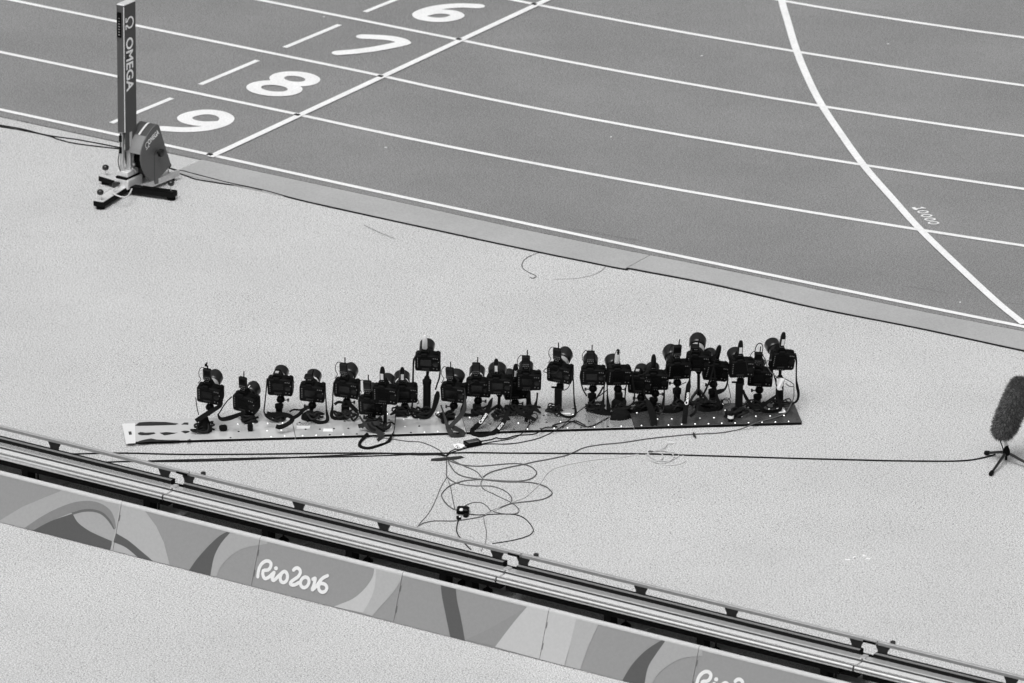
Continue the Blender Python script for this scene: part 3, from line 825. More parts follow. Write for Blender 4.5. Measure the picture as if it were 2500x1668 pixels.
for k in range(4):
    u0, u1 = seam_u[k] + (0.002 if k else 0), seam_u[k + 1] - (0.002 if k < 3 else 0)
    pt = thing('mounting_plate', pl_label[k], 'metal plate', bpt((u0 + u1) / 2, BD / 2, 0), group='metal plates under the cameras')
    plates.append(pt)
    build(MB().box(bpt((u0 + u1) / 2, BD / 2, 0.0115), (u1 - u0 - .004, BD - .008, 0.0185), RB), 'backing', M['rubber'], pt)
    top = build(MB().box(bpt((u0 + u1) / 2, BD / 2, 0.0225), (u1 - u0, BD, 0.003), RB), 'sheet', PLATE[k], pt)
    mb = MB(); mb2 = MB()
    for r_, (vv, st) in enumerate(((0.012, 0.095), (0.13, 0.10), (0.27, 0.105), (0.385, 0.12))):
        u = u0 + 0.05 + (0.03 if r_ % 2 else 0)
        while u < u1 - 0.03:
            if not (k == 0 and u < 0.55) and random.random() > 0.12:
                (mb if (k == 3 or random.random() > 0.45) else mb2).lathe([(0, .0075), (.003, .0075), (.006, .004)], bpt(u, vv + random.uniform(-.004, .004)), n=8)
            u += st
    build(mb, 'screws', M['alu'], pt, kind='stuff')
    if mb2.v: build(mb2, 'bolt_holes', M['blackmark'], pt, kind='stuff')
# irregular black streaks and slot on the first plate
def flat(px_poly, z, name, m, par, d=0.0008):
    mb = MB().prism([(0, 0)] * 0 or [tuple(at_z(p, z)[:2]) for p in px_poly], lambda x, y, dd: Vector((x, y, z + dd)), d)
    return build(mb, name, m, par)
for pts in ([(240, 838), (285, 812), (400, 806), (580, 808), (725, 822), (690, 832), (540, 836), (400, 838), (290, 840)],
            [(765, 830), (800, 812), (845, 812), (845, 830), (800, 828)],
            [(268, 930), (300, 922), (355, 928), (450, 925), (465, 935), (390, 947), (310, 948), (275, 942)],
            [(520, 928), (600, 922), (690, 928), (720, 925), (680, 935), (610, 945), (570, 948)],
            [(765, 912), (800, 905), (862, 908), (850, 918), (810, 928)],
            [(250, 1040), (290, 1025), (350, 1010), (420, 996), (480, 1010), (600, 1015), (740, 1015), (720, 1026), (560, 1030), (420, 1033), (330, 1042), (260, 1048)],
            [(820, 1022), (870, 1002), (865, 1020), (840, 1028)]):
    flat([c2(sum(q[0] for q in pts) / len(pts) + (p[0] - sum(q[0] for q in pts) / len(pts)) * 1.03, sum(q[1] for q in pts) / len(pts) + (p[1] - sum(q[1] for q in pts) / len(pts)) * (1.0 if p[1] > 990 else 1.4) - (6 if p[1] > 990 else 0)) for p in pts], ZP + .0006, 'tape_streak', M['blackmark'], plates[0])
flat([c2(85, 822), c2(232, 815), c2(240, 1045), c2(130, 1052)], ZP + .0004, 'end_cover', M['cover_grey'], plates[0])
flat([c2(158, 912), c2(190, 910), c2(198, 945), c2(165, 950)], ZP + .0016, 'slot', M['seam'], plates[0])
flat([c2(2090, 845), c2(2245, 845), c2(2235, 876), c2(2085, 880)], ZP + .0006, 'sticker', M['paper'], plates[1])
mb = MB(); stroke(mb, [at_z(p, ZP + .001) for p in [c3(370 + 95 * math.cos(a), 1083 + 27 * math.sin(a)) for a in np.linspace(0, 2 * math.pi, 28)[:-1]]], .005, Z3, rise=0, closed=True)
stroke(mb, [at_z(p, ZP + .0015) for p in smooth([c3(330, 1090), c3(350, 1075), c3(370, 1092), c3(390, 1078), c3(410, 1090), c3(430, 1078)], 4)], .006, Z3)
stroke(mb, [at_z(p, ZP + .0015) for p in smooth([c3(478, 1075), c3(490, 1090), c3(505, 1076), c3(520, 1088), c3(540, 1080), c3(560, 1086)], 4)], .004, Z3)
build(mb, 'printed_oval', M['seam'], plates[1])
flat([c3(680, 1155), c3(815, 1155), c3(822, 1200), c3(670, 1195)], ZP + .0008, 'sticker', M['paper'], plates[1])
flat([c3(1762, 985), c3(2020, 972), c3(2022, 1005), c3(1765, 1010)], ZP + .0008, 'white_tape', M['paper'], plates[1])
flat([c4(880, 1200), c4(1100, 1195), c4(1102, 1212), c4(882, 1216)], ZP + .0008, 'white_tape', M['paper'], plates[2])
flat([c5(180, 1262), c5(560, 1255), c5(562, 1272), c5(182, 1280)], ZP + .0008, 'white_tape', M['paper'], plates[2])
flat([c6(1700, 1180), c6(1805, 1178), c6(1855, 1262), c6(1752, 1268)], ZP + .0012, 'white_card', M['paper'], plates[3])
flat([c6(1270, 1188), c6(1400, 1186), c6(1402, 1200), c6(1272, 1202)], ZP + .0008, 'worn_tape', M['alu_matt'], plates[3])
# ------------------------------------------------------------------ remote cameras on the plates
SC = 1.12; AX = -.019
view_h = Vector((float(BO.x + bu.x * 2.4 - CP[0]), float(BO.y + bu.y * 2.4 - CP[1]), 0)).normalized()
view_r = Vector((view_h.y, -view_h.x, 0))
def cam_axes(a, b, roll):
    f = (view_h * math.cos(a) + view_r * math.sin(a)) * math.cos(b) + Vector(Z3) * math.sin(b)
    r = f.cross(Vector(Z3)).normalized(); u = r.cross(f)
    q = Matrix.Rotation(roll, 3, f)
    return q @ r, f, q @ u
MC = {}
def shared(key, fn, name, m, sm=False):
    if key not in MC:
        mb = fn(); mb.v = [tuple(c * SC for c in p) for p in mb.v]
        MC[key] = mb.mesh(name, m, sm)
    return MC[key]
def body_mb():
    o = [(-.079, -.060), (-.070, -.070), (.068, -.070), (.078, -.062), (.080, .030), (.072, .046), (.040, .054), (-.040, .056), (-.070, .050), (-.079, .038)]
    ring = [(0.0, .90, -.037), (0, 1, -.030), (0, 1, .020), (0, .93, .028)]
    v = [(x * k, y, z * k) for _, k, y in ring for x, z in o]; n = len(o)
    f = [list(range(n)), list(range(3 * n, 4 * n))[::-1]]
    for r in range(3):
        for i in range(n):
            j = (i + 1) % n
            f.append([r * n + i, r * n + j, (r + 1) * n + j, (r + 1) * n + i])
    mb = MB().add(v, f)
    return mb
def prism_mb():
    b = [(-.034, -.028, .050), (.034, -.028, .050), (.034, .040, .050), (-.034, .040, .050)]
    t = [(-.022, -.024, .080), (.022, -.024, .080), (.017, .034, .086), (-.017, .034, .086)]
    return MB().add(b + t, [[0, 3, 2, 1], [4, 5, 6, 7], [0, 1, 5, 4], [1, 2, 6, 5], [2, 3, 7, 6], [3, 0, 4, 7]])
def grip_mb():
    return MB().box((.060, .038, -.01), (.034, .034, .10), ch=.01).box((.05, .036, -.058), (.05, .03, .022), ch=.008)
def buttons_mb():
    mb = MB()
    for i in range(6): mb.lathe([(0, .0035), (.002, .003)], (-.062, -.0365, .034 - i * .0135), (0, -1, 0), 8)
    for x, z in ((.038, .036), (.050, .036), (.062, .034), (.040, -.042), (.06, -.045), (.07, .01)): mb.lathe([(0, .004), (.002, .0035)], (x, -.0365, z), (0, -1, 0), 8)
    for i in range(4): mb.lathe([(0, .003), (.002, .0026)], (-.035 + i * .013, -.0365, -.0625), (0, -1, 0), 8)
    return mb
def lens_mb(L, r):
    return MB().lathe([(.024, .036), (.034, .036), (.036, r * .92), (.05, r * .92), (.052, r), (.052 + (L - .07) * .45, r), (.054 + (L - .07) * .45, r * .95), (L - .045, r * .97), (L - .04, r * .9)], (0, 0, -.006), (0, 1, 0), 22)
def ring_mb(L, r, a, b):
    return MB().lathe([(a * L, r * 1.01), (a * L + .001, r * 1.035), (b * L, r * 1.035), (b * L + .001, r * 1.01)], (0, 0, -.006), (0, 1, 0), 22)
def hood_mb(L, r, tulip):
    n = 24; v = []; prof = [(L - .046, r * 1.02), (L - .040, r * 1.15), (L - .030, r * 1.17), (L + .024, r * 1.23)]
    for i, (h, rr) in enumerate(prof):
        for k in range(n):
            a = 2 * math.pi * k / n
            hh = h + (0.009 * math.cos(2 * a) if tulip and i == 3 else 0)
            v.append((rr * math.sin(a), hh, -.006 + rr * math.cos(a)))
    for i, (h, rr) in enumerate(prof[::-1]):
        for k in range(n):
            a = 2 * math.pi * k / n
            hh = h + (0.009 * math.cos(2 * a) if tulip and i == 0 else 0)
            v.append(((rr - .003) * math.sin(a), hh, -.006 + (rr - .003) * math.cos(a)))
    f = []
    for i in range(7):
        for k in range(n):
            j = (k + 1) % n
            f.append([i * n + k, i * n + j, (i + 1) * n + j, (i + 1) * n + k])
    return MB().add(v, f)
def box_trig_mb(): return MB().box((0, 0, .046), (.052, .026, .086), ch=.005).box((0, 0, .001), (.018, .018, .008))
def box_btn_mb():
    mb = MB()
    for i in range(5): mb.box((-.018 + i * .009, -.0138, .030), (.005, .002, .005))
    for i in range(4): mb.lathe([(0, .0045 if i == 0 else .003), (.002, .003)], (-.017 + i * .0115, -.013, .016), (0, -1, 0), 8)
    return mb
def wand_mb():
    k = [(.000, .013, .012), (.004, .0165, .015), (.060, .0165, .0155), (.075, .0155, .0145), (.095, .011, .010), (.101, .006, .006)]
    v = []; n = 10
    for z, a, b in k:
        for q in range(n):
            t = 2 * math.pi * q / n
            cx_, sx_ = math.cos(t), math.sin(t)
            v.append((a * math.copysign(abs(cx_) ** .6, cx_), b * math.copysign(abs(sx_) ** .6, sx_), z))
    f = [list(range(n))[::-1], list(range(5 * n, 6 * n))]
    for r in range(5):
        for q in range(n):
            j = (q + 1) % n; f.append([r * n + q, r * n + j, (r + 1) * n + j, (r + 1) * n + q])
    return MB().add(v, f)

ORD = ['first', 'second', 'third', 'fourth', 'fifth', 'sixth', 'seventh', 'eighth', 'ninth', 'tenth', 'eleventh', 'twelfth', 'thirteenth', 'fourteenth', 'fifteenth',
       'sixteenth', 'seventeenth', 'eighteenth', 'nineteenth', 'twentieth', 'twenty-first', 'twenty-second', 'twenty-third', 'twenty-fourth', 'twenty-fifth']
# body px, base px, hood px, (lens length, radius, tulip, ring), trigger, roll, mount kind, look
CAMS = [
    (c2(1078, 505), (499, 1052), c2(1150, 295), (.15, .040, 1, 'silver'), 'box', 5, 'cone', 'camera with bent antenna and wide strap slung below'),
    (c2(1480, 605), (606, 1030), c2(1585, 430), (.13, .040, 1, 'sticker'), 'box', 6, 'ball', 'low camera with white sticker on its lens hood'),
    (c2(1892, 410), (678, 1020), c2(1910, 235), (.13, .038, 0, 'silver'), None, 0, 'ball', 'camera without radio trigger on a knobbed head'),
    (c3(500, 640), (754, 1022), c3(530, 350), (.14, .040, 0, 'white'), 'flat', 3, 'cone', 'camera with white lens ring over a round base'),
    (c3(1015, 580), (838.5, 1018), c3(1085, 285), (.165, .040, 1, 'dark'), 'box', 3, 'clamp', 'camera with long cable loop on its box trigger'),
    (c3(1390, 840), (900, 1036), c3(1415, 500), (.14, .038, 0, 'dark'), 'box', 0, 'short', 'lowest camera sitting in front of its neighbours'),
    (c3(1600, 665), (934, 1055), c3(1645, 430), (.13, .038, 0, 'silver'), 'wand', 2, 'post_thin', 'camera with dark wand trigger over a grey strap'),
    (c3(1912, 655), (982, 1013), c3(1865, 380), (.14, .042, 0, 'white'), 'wand', 0, 'clamp', 'camera with white-rimmed lens beside the thick black post'),
    (c4(355, 495), (1033.6, 1013), c4(350, 240), (.14, .040, 0, 'dark'), 'wand_white', 1, 'post', 'high camera with white wand trigger on thick black post'),
    (c4(700, 920), (1096, 1022), c4(755, 670), (.15, .041, 0, 'dark'), 'box', 1, 'short', 'camera with box trigger over a folded grey strap'),
    (c4(1050, 850), (1162, 1007), c4(1035, 585), (.14, .042, 0, 'white'), 'box', 2, 'ball', 'camera with tall antenna and white lens rim'),
    (c4(1335, 815), (1212, 1018), c4(1312, 575), (.13, .048, 0, 'dark'), 'wand', 0, 'tripod', 'camera with broad round lens on a small tripod'),
    (c4(1590, 880), (1246, 1007), c4(1470, 660), (.13, .036, 0, 'silver'), 'wand', 0, 'clamp', 'half-hidden camera with wand trigger'),
    (c4(1740, 755), (1282.7, 1013), c4(1705, 545), (.12, .038, 0, 'dark'), 'box', 0, 'post_thin', 'camera with box trigger in front of its lens'),
    (c5(385, 705), (1358, 1006.5), c5(475, 400), (.17, .041, 1, 'silver'), 'box', 4, 'bracket', 'camera with big pale-sided lens on flat bracket post'),
    (c5(895, 740), (1442.6, 999), c5(855, 450), (.14, .040, 1, 'dark'), 'box', 0, 'ball', 'camera with box trigger in front of a grey hood'),
    (c5(1280, 740), (1512, 1003), c5(1180, 490), (.13, .040, 0, 'dark'), 'wand_white', 1, 'clamp', 'camera with pale wand trigger over a dark heap'),
    (c5(1580, 860), (1568, 1000), c5(1605, 640), (.13, .038, 0, 'dark'), None, 0, 'short', 'half-hidden camera with bare round lens'),
    (c5(1820, 810), (1592, 1002), c5(1770, 610), (.10, .036, 0, 'dark'), 'wand', 0, 'ball', 'camera with slim dark wand trigger'),
    (c6(340, 685), (1651.7, 996.6), c6(215, 410), (.16, .041, 1, 'dark'), 'box', 0, 'ball', 'camera with large grey hood swung aside'),
    (c6(610, 575), (1708, 990), c6(600, 215), (.19, .045, 1, 'silver'), 'flat', 0, 'tripod', 'camera with the largest upright silver lens'),
    (c6(870, 710), (1736, 988), c6(775, 410), (.15, .036, 0, 'silver'), 'wand', 9, 'ball', 'tilted camera with dark wand beside the large silver lens'),
    (c6(1235, 655), (1800.6, 1012), c6(1130, 445), (.13, .040, 0, 'dark'), 'wand', 1, 'bracket', 'camera with labelled wand on square black post'),
    (c6(1485, 790), (1846, 996.6), c6(1455, 570), (.11, .038, 0, 'dark'), 'box', 2, 'ball', 'low camera with looped cable above its box trigger'),
    (c6(1815, 545), (1901, 991.5), c6(1665, 315), (.16, .040, 0, 'dark'), 'wand', 5, 'post', 'high camera with strap hanging over the plate end'),
]
MOUNT_TXT = {'cone': 'round black floor stand', 'ball': 'black ball head mount', 'clamp': 'black clamp mount', 'short': 'stubby black mount', 'post': 'thick black post',
             'post_thin': 'thin black post', 'tripod': 'small black tripod', 'bracket': 'square black bracket post'}
CAMO = []
for i, (bpx_, base, hoodp, (L, lr, tul, ring), trig, roll, mk, look) in enumerate(CAMS):
    uu, vv = buv(base)
    vv = min(max(vv, 0.05), BD - 0.05)
    c0 = at_v(bpx_, vv)
    a, b = 0.0, 0.2
    for _ in range(40):                         # turn the camera until its lens front lies where the photo shows it
        r_, f_, u_ = cam_axes(a, b, math.radians(roll))
        t_ = proj(c0 + f_ * ((L + .035) * SC) + u_ * .004 + r_ * (AX * SC))
        e_ = np.array(hoodp) - t_
        a += float(e_[0]) / (FPX / 44.3 * (L + .035) * SC) * 0.5
        b += float(-e_[1]) / (FPX / 44.3 * (L + .035) * SC) * 0.5
        a = max(-1.0, min(1.0, a)); b = max(-0.05, min(0.30, b))
    r_, f_, u_ = cam_axes(a, b, math.radians(roll))
    R = Matrix((r_, f_, u_)).transposed()
    pos = c0 + f_ * 0.035 * SC + u_ * 0.008
    nm = ORD[i] + ' from the tape-streaked end'
    co = thing('remote_camera', 'black ' + look + ', ' + nm, 'camera', pos, R, 'cameras mounted on the metal plates')
    CAMO.append(co)
    def part(key, fn, name, m, sm=False, par=co, off=None):
        o = link(name, shared(key, fn, name, m, sm), par)
        if off is not None: o.location = Vector(off) * SC
        return o
    bd = part('body', body_mb, 'body', M['body'])
    part('grip', grip_mb, 'grip', M['body'], par=bd)
    part('btn', buttons_mb, 'buttons', M['button'], par=bd)['kind'] = 'stuff'
    part('prism', prism_mb, 'viewfinder_hump', M['body'], par=bd, off=(AX, 0, 0))
    part('eyecup', lambda: MB().box((0, -.038, .060), (.040, .014, .026), ch=.005), 'eyecup', M['rubber'], off=(AX, 0, 0))
    part('screen', lambda: MB().box((-.010, -.0375, .002), (.070, .003, .050), ch=.001), 'screen', M['glossblack'])
    part('lcd', lambda: MB().box((-.012, -.0372, -.046), (.046, .003, .011)), 'small_display', M['display'])
    part('wheel', lambda: MB().lathe([(0, .018), (.002, .018), (.003, .007)], (.052, -.037, -.008), (0, -1, 0), 16), 'control_wheel', M['body_trim'])
    part('dial', lambda: MB().lathe([(0, .015), (.007, .014)], (-.054, -.004, .052), (0, 0, 1), 14), 'mode_dial', M['body_trim'])
    part('toplcd', lambda: MB().box((.050, -.002, .0535), (.036, .026, .004)), 'top_display', M['glossblack'])
    part('shoe', lambda: MB().box((0, .002, .086), (.022, .022, .004)), 'hot_shoe', M['alu_matt'], off=(AX, 0, 0))
    ln = part('lens%.3f%.3f' % (L, lr), lambda: lens_mb(L, lr), 'lens', M['lens'], True, off=(AX, 0, 0))
    if ring in ('silver', 'white'):
        part('ring%s%.3f%.3f' % (ring, L, lr), lambda: ring_mb(L, lr, .45 if ring == 'silver' else .60, .66 if ring == 'silver' else .70), 'lens_ring', M['whitebarrel'] if ring == 'silver' else M['white'], True, ln)
    part('hood%.3f%.3f%d' % (L, lr, tul), lambda: hood_mb(L, lr, tul), 'lens_hood', M['hood'], True, ln)
    part('glass%.3f%.3f' % (L, lr), lambda: MB().lathe([(L - .041, lr * .86), (L - .037, lr * .4)], (0, 0, -.006), (0, 1, 0), 18), 'front_glass', M['glossblack'], True, ln)
    if ring == 'sticker':
        part('stk', lambda: MB().box((-.016, L - .045, .036), (.024, .05, .002), Matrix.Rotation(-.5, 3, 'Y')), 'sticker', M['paper'], False, ln)
    if trig == 'box':
        tb = part('tbox', box_trig_mb, 'radio_trigger', M['body_trim'], off=(AX, 0, .089))
        part('tscr', lambda: MB().box((0, -.0138, .062), (.040, .002, .030)), 'trigger_display', M['glossblack'], par=tb)
        part('tbtn', box_btn_mb, 'trigger_buttons', M['button'], par=tb)['kind'] = 'stuff'
        if i == 0:
            part('tant0', lambda: MB().tube([(.004, 0, .088), (.004, 0, .11), (-.004, -.004, .125), (0.002, -.004, .14)], .0045, 8).box((-.006, -.002, .118), (.014, .012, .016)), 'antenna', M['rubber'], par=tb)
        else:
            part('straight_ant%d' % (i % 3), lambda: MB().tube([(.008, 0, .088), (.008 + .001 * (i % 3), 0, .136)], .0036, 8), 'antenna', M['rubber'], par=tb)
        if i not in (1, 10):
            part('tcab', lambda: MB().tube(smooth([(-.018, 0, .09), (-.034, -.004, .096), (-.050, -.006, .07), (-.052, -.006, .03), (-.04, -.006, .0), (-.058, -.01, -.03)], 5), .0022, 6), 'sync_cable', M['cable'], True, tb)
    elif trig in ('wand', 'wand_white'):
        wd = part('wand' + trig[4:], wand_mb, 'radio_trigger', M['white'] if trig == 'wand_white' else M['body_trim'], True, off=(AX, 0, .088))
        if trig == 'wand_white' and i != 8:
            part('wtip', lambda: MB().lathe([(0, .0165), (.02, .012), (.03, .006)], (0, 0, .074), (0, 0, 1), 12), 'antenna', M['rubber'], True, wd)
        elif trig == 'wand' and i in (6, 7, 11, 12, 22, 24):
            part('wlab', lambda: MB().box((0, -.0158, .036), (.018, .002, .044)), 'trigger_label', M['paper'], par=wd)
    elif trig == 'flat':
        tb = part('tflat', lambda: MB().box((0, 0, .010), (.055, .04, .02), ch=.004), 'radio_trigger', M['body_trim'], off=(AX - .006, .006, .089))
        part('tflatb', lambda: MB().tube([(.02, .01, .02), (.028, .012, .06)], .004, 8), 'antenna', M['rubber'], par=tb)
    # ---- the mount below it
    foot = bpt(*buv(base)); foot = bpt(uu, vv)
    und = pos - u_ * (0.0705 * SC) + f_ * 0.0                    # underside of the camera
    mo = thing('camera_mount', MOUNT_TXT[mk] + ' under the camera ' + nm, 'camera mount', foot, None, 'mounts bolted to the plates')
    h = und.z - foot.z
    ctop = Vector((und.x, und.y, und.z))
    adj = lambda t, z: Vector((foot.x + (und.x - foot.x) * t, foot.y + (und.y - foot.y) * t, foot.z + z))
    build(MB().box(ctop - u_ * .0055, (.052, .045, .010), R), 'quick_plate', M['body_trim'], mo)
    hb = max(0.03, h - 0.055)
    if mk in ('post', 'post_thin', 'bracket'):
        rr_ = {'post': .028, 'post_thin': .013, 'bracket': .020}[mk]
        if mk == 'bracket':
            build(MB().box(adj(0.5, hb / 2), (.05, .034, hb), RB, ch=.003), 'column', M['strap'], mo)
            build(MB().box(adj(1, hb + .004), (.05, .04, .055), RB, ch=.008), 'head', M['body'], mo)
            build(MB().tube([adj(1, hb) - view_r * .02, adj(1, hb) - view_r * .062], .007, 10), 'handle', M['rubber'], mo)
        else:
            build(MB().lathe([(0, rr_), (hb * .78, rr_), (hb * .79, rr_ * 1.15), (hb * .9, rr_ * 1.15), (hb * .92, rr_ * .8), (hb, rr_ * .6)], adj(.8, 0), n=16), 'column', M['strap'] if mk == 'post' else M['body'], mo, sm=True)
            build(MB().tube([adj(.8, hb - .01), ctop - u_ * .008], .011, 10), 'head', M['body_trim'], mo)
        build(MB().lathe([(0, rr_ * 1.5), (.005, rr_ * 1.5), (.006, rr_)], foot, n=16), 'flange', M['rubber'], mo)
    elif mk == 'tripod':
        hub = adj(.9, max(.06, h * .42))
        for q in range(3):
            an = math.radians(35 + 120 * q)
            e = foot + (view_r * math.cos(an) - view_h * math.sin(an)) * 0.105 + Vector((0, 0, .006))
            lg = build(MB().tube([hub, hub + (e - hub) * .5 + Vector((0, 0, .012)), e], [.011, .010, .007], 8), 'leg', M['body_trim'], mo)
            build(MB().lathe([(0, .010), (.012, .011), (.014, .006)], (e.x, e.y, foot.z + .0005), n=10), 'rubber_foot', M['rubber'], lg)
        build(MB().tube([hub - Vector((0, 0, .045)), hub + Vector((0, 0, .02)), ctop - u_ * .03], .011, 10), 'column', M['rubber'], mo)
        build(MB().lathe([(0, .016), (.01, .021), (.022, .019), (.03, .010)], ctop - u_ * .04, u_, 14), 'head', M['body'], mo, sm=True)
    else:
        wide = {'cone': .055, 'ball': .024, 'clamp': .032, 'short': .03}[mk]
        if mk == 'cone':
            build(MB().lathe([(0, wide), (.012, wide), (.03, wide * .9), (hb * .7, .026), (hb * .8, .018)], foot, n=20), 'base', M['body'], mo, sm=True)
        elif mk == 'clamp':
            build(MB().box(adj(0, .012), (.095, .075, .026), RB, ch=.004), 'base', M['body_trim'], mo)
            build(MB().box(adj(.5, hb * .5), (.055, .05, hb * .9), RB, ch=.006), 'column', M['body'], mo)
        elif mk == 'short':
            build(MB().lathe([(0, .042), (.008, .042), (.01, .03), (hb * .6, .03), (hb * .62, .024), (hb * .8, .02)], foot, n=18), 'base', M['body'], mo, sm=True)
        else:
            build(MB().lathe([(0, .045), (.01, .045), (.012, .024), (hb * .6, .024), (hb * .64, .031), (hb * .85, .031)], adj(.4, 0), n=16), 'column', M['body'], mo, sm=True)
        build(MB().tube([adj(.6, hb * .72), adj(.95, hb * .9), ctop - u_ * .008], .0145, 10), 'neck', M['body_trim'], mo)
        build(MB().lathe([(0, .014), (.006, .026), (.022, .031), (.04, .025), (.05, .012)], adj(.9, hb - .012), n=16), 'ball_head', M['glossblack'], mo, sm=True)
        sgn = -1 if i % 2 else 1
        build(MB().tube([adj(.9, hb + .005), adj(.9, hb + .005) + view_r * (sgn * .05)], .0045, 8).lathe([(0, .012), (.014, .012)], adj(.9, hb + .005) + view_r * (sgn * .046), view_r * sgn, 10), 'clamp_knob', M['knob'], mo)

    for bun in range(2):
     rn = random.Random(100 + i + 40 * bun)
     P = []
     cu, cv = uu + rn.uniform(-.04, .04), max(.06, vv - rn.uniform(.0, .07))
     for q in range(16):
        t = q * 1.05 + rn.uniform(-.3, .3); rad = rn.uniform(.02, .06)
        P.append(bpt(min(max(cu + rad * math.cos(t) * 1.2, .03), BL - .03), min(max(cv + rad * math.sin(t) * .8, .02), BD - .02), ZP + .008 + rn.uniform(0, .055)))
     build(MB().tube(smooth([tuple(p) for p in P], 4), rn.choice((.0045, .006, .008)), 6), 'cable_bundle', M['cable'], mo, sm=True)

# ------------------------------------------------------------------ straps (each a part of its camera)
def strap(ci, pts, v, w, m='strap', per=5, name='strap', text=None, back=None):
    """pts: photo pixels along the strap; v: distance behind the plates' front edge, one per point or one for all; below plate height it lies on it"""
    vs_ = v if hasattr(v, '__len__') else [v] * len(pts)
    P = []
    for p, q in zip(pts, vs_):
        w_ = at_v(p, q)
        lim = ZP + .006 if q >= 0 else .006
        if w_.z < lim: w_ = Vector(at_z(p, lim))
        P.append(w_)
    P = [Vector(p) for p in smooth([tuple(p) for p in P], per)]
    Wd = []
    for i in range(len(P)):
        t = (P[min(i + 1, len(P) - 1)] - P[max(i - 1, 0)]).normalized()
        d = (P[i] - Vector(CP)).normalized()
        x = t.cross(d)
        x = x + Vector(Z3) * 0.0 + d * (0.35 * math.sin(i * .35 + ci))
        Wd.append(x.normalized())
    ww = w if not hasattr(w, '__len__') else list(np.interp(np.linspace(0, 1, len(P)), np.linspace(0, 1, len(w)), w))
    mb = MB().ribbon(P, Wd, ww, .0022)
    return build(mb, name, M[m], CAMO[ci]), P
N_ = .009
for ci, sg, w_ in ((3, 1, .02), (10, -1, .024), (12, 1, .024), (14, 1, .014), (17, -1, .026), (19, -1, .02), (20, 1, .024), (23, 1, .022), (15, 1, .026), (16, -1, .03), (8, -1, .012), (4, -1, .02)):
    Mx = WM[CAMO[ci].name]; a0 = Mx @ Vector((sg * .082 * SC, -.01, .03)); ft = Vector((a0.x, a0.y, ZP))
    rn = random.Random(500 + ci); q0 = a0 - Mx.to_translation(); lean = bu * (sg * rn.uniform(.0, .03))
    P = [a0, a0 + lean * .6 - bv * .02 + Vector((0, 0, -.07)), Vector((a0.x, a0.y, 0)) + lean - bv * .05 + Vector((0, 0, ZP + (a0.z - ZP) * .35)),
         Vector((a0.x, a0.y, ZP + .02)) + lean * 1.4 - bv * .09, Vector((a0.x, a0.y, ZP + .012)) - bu * (sg * .05) - bv * .11, Vector((a0.x, a0.y, ZP + .03)) - bu * (sg * .10) - bv * .07, Vector((a0.x, a0.y, ZP + .05)) - bu * (sg * .09) - bv * .03]
    P = [Vector(p) for p in smooth([tuple(p) for p in P], 5)]
    Wd = [((P[min(k + 1, len(P) - 1)] - P[max(k - 1, 0)]).cross(view_h) + Vector((0, 0, .002))).normalized() for k in range(len(P))]
    ws = list(np.interp(np.linspace(0, 1, len(P)), [0, .3, .45, 1], [.009, .010, w_ * 1.3, w_ * 1.3]))
    build(MB().ribbon(P, Wd, ws, .0022), 'strap', M['strap'], CAMO[ci])
strap(0, [c2(1228, 545), c2(1215, 610), c2(1120, 670), c2(1010, 740), c2(930, 790)], .12, [.012, .026, .036, .036, .03])
strap(0, [c2(930, 520), c2(945, 640), c2(965, 720)], .14, .006, per=3)
strap(1, [c2(1345, 510), c2(1275, 580), c2(1205, 690), c2(1188, 722), c2(1225, 768), c2(1320, 755), c2(1430, 715), c2(1500, 690)], [.15, .15, .16, .16, .14, .12, .12, .12], [.008, .008, .008, .012, .028, .034, .03, .02])
strap(2, [c2(1750, 300), c2(1740, 420), c2(1722, 600), c2(1716, 690), c2(1760, 740)], .2, .009)
strap(2, [c2(1735, 735), c2(1800, 715), c2(1900, 712), c2(2000, 730), c2(2040, 770), c2(1990, 820), c2(1900, 860), c2(1850, 850)], [.16, .15, .12, .1, .1, .08, .06, .07], .032)
strap(2, [c2(2035, 300), c2(2060, 350)], .2, .006, per=2)
strap(3, [c2(2040, 760), c2(2110, 720), c2(2170, 660), c2(2230, 630)], .1, .026)
strap(3, [c3(165, 900), c3(230, 868), c3(320, 872), c3(390, 850)], .12, .012)
strap(4, [c3(845, 790), c3(900, 755), c3(960, 760), c3(1000, 770)], .14, .020)
strap(4, [c3(1205, 500), c3(1215, 640), c3(1225, 700)], .14, .008, per=3)
strap(4, [c3(1050, 735), c3(1090, 800), c3(1150, 860), c3(1190, 900)], .14, .03)
strap(5, [c3(1220, 960), c3(1270, 1040), c3(1330, 1110), c3(1420, 1165), c3(1520, 1230), c3(1560, 1290), c3(1500, 1340)], [.1, .08, .05, .03, .02, -.03, -.05], [.014, .014, .034, .046, .046, .042, .034], 'strapback')
strap(5, [c3(1205, 1120), c3(1330, 1090), c3(1450, 1075), c3(1530, 1065)], .06, .03, 'strapback')
strap(6, [c3(1770, 815), c3(1765, 980), c3(1745, 1180), c3(1720, 1240), c3(1650, 1360), c3(1550, 1405), c3(1370, 1455), c3(1250, 1435), c3(1225, 1375), c3(1290, 1290), c3(1350, 1225)], [.06, .05, .02, .0, -.06, -.08, -.1, -.1, -.06, -.03, 0], [.006, .006, .006, .014, .026, .026, .026, .026, .026, .024, .022], 'strap')
strap(7, [c4(130, 1080), c4(170, 1150), c4(230, 1215), c4(300, 1240), c4(380, 1222), c4(430, 1140), c4(470, 1020), c4(490, 930), c4(500, 870)], [.16, .15, .14, .13, .13, .14, .15, .15, .15], [.012, .016, .014, .012, .014, .028, .04, .04, .02])
strap(8, [c4(520, 450), c4(530, 560), c4(520, 680), c4(490, 770), c4(465, 850)], .2, .011)
strap(8, [c4(165, 420), c4(158, 560), c4(152, 780)], .2, .008, per=3)
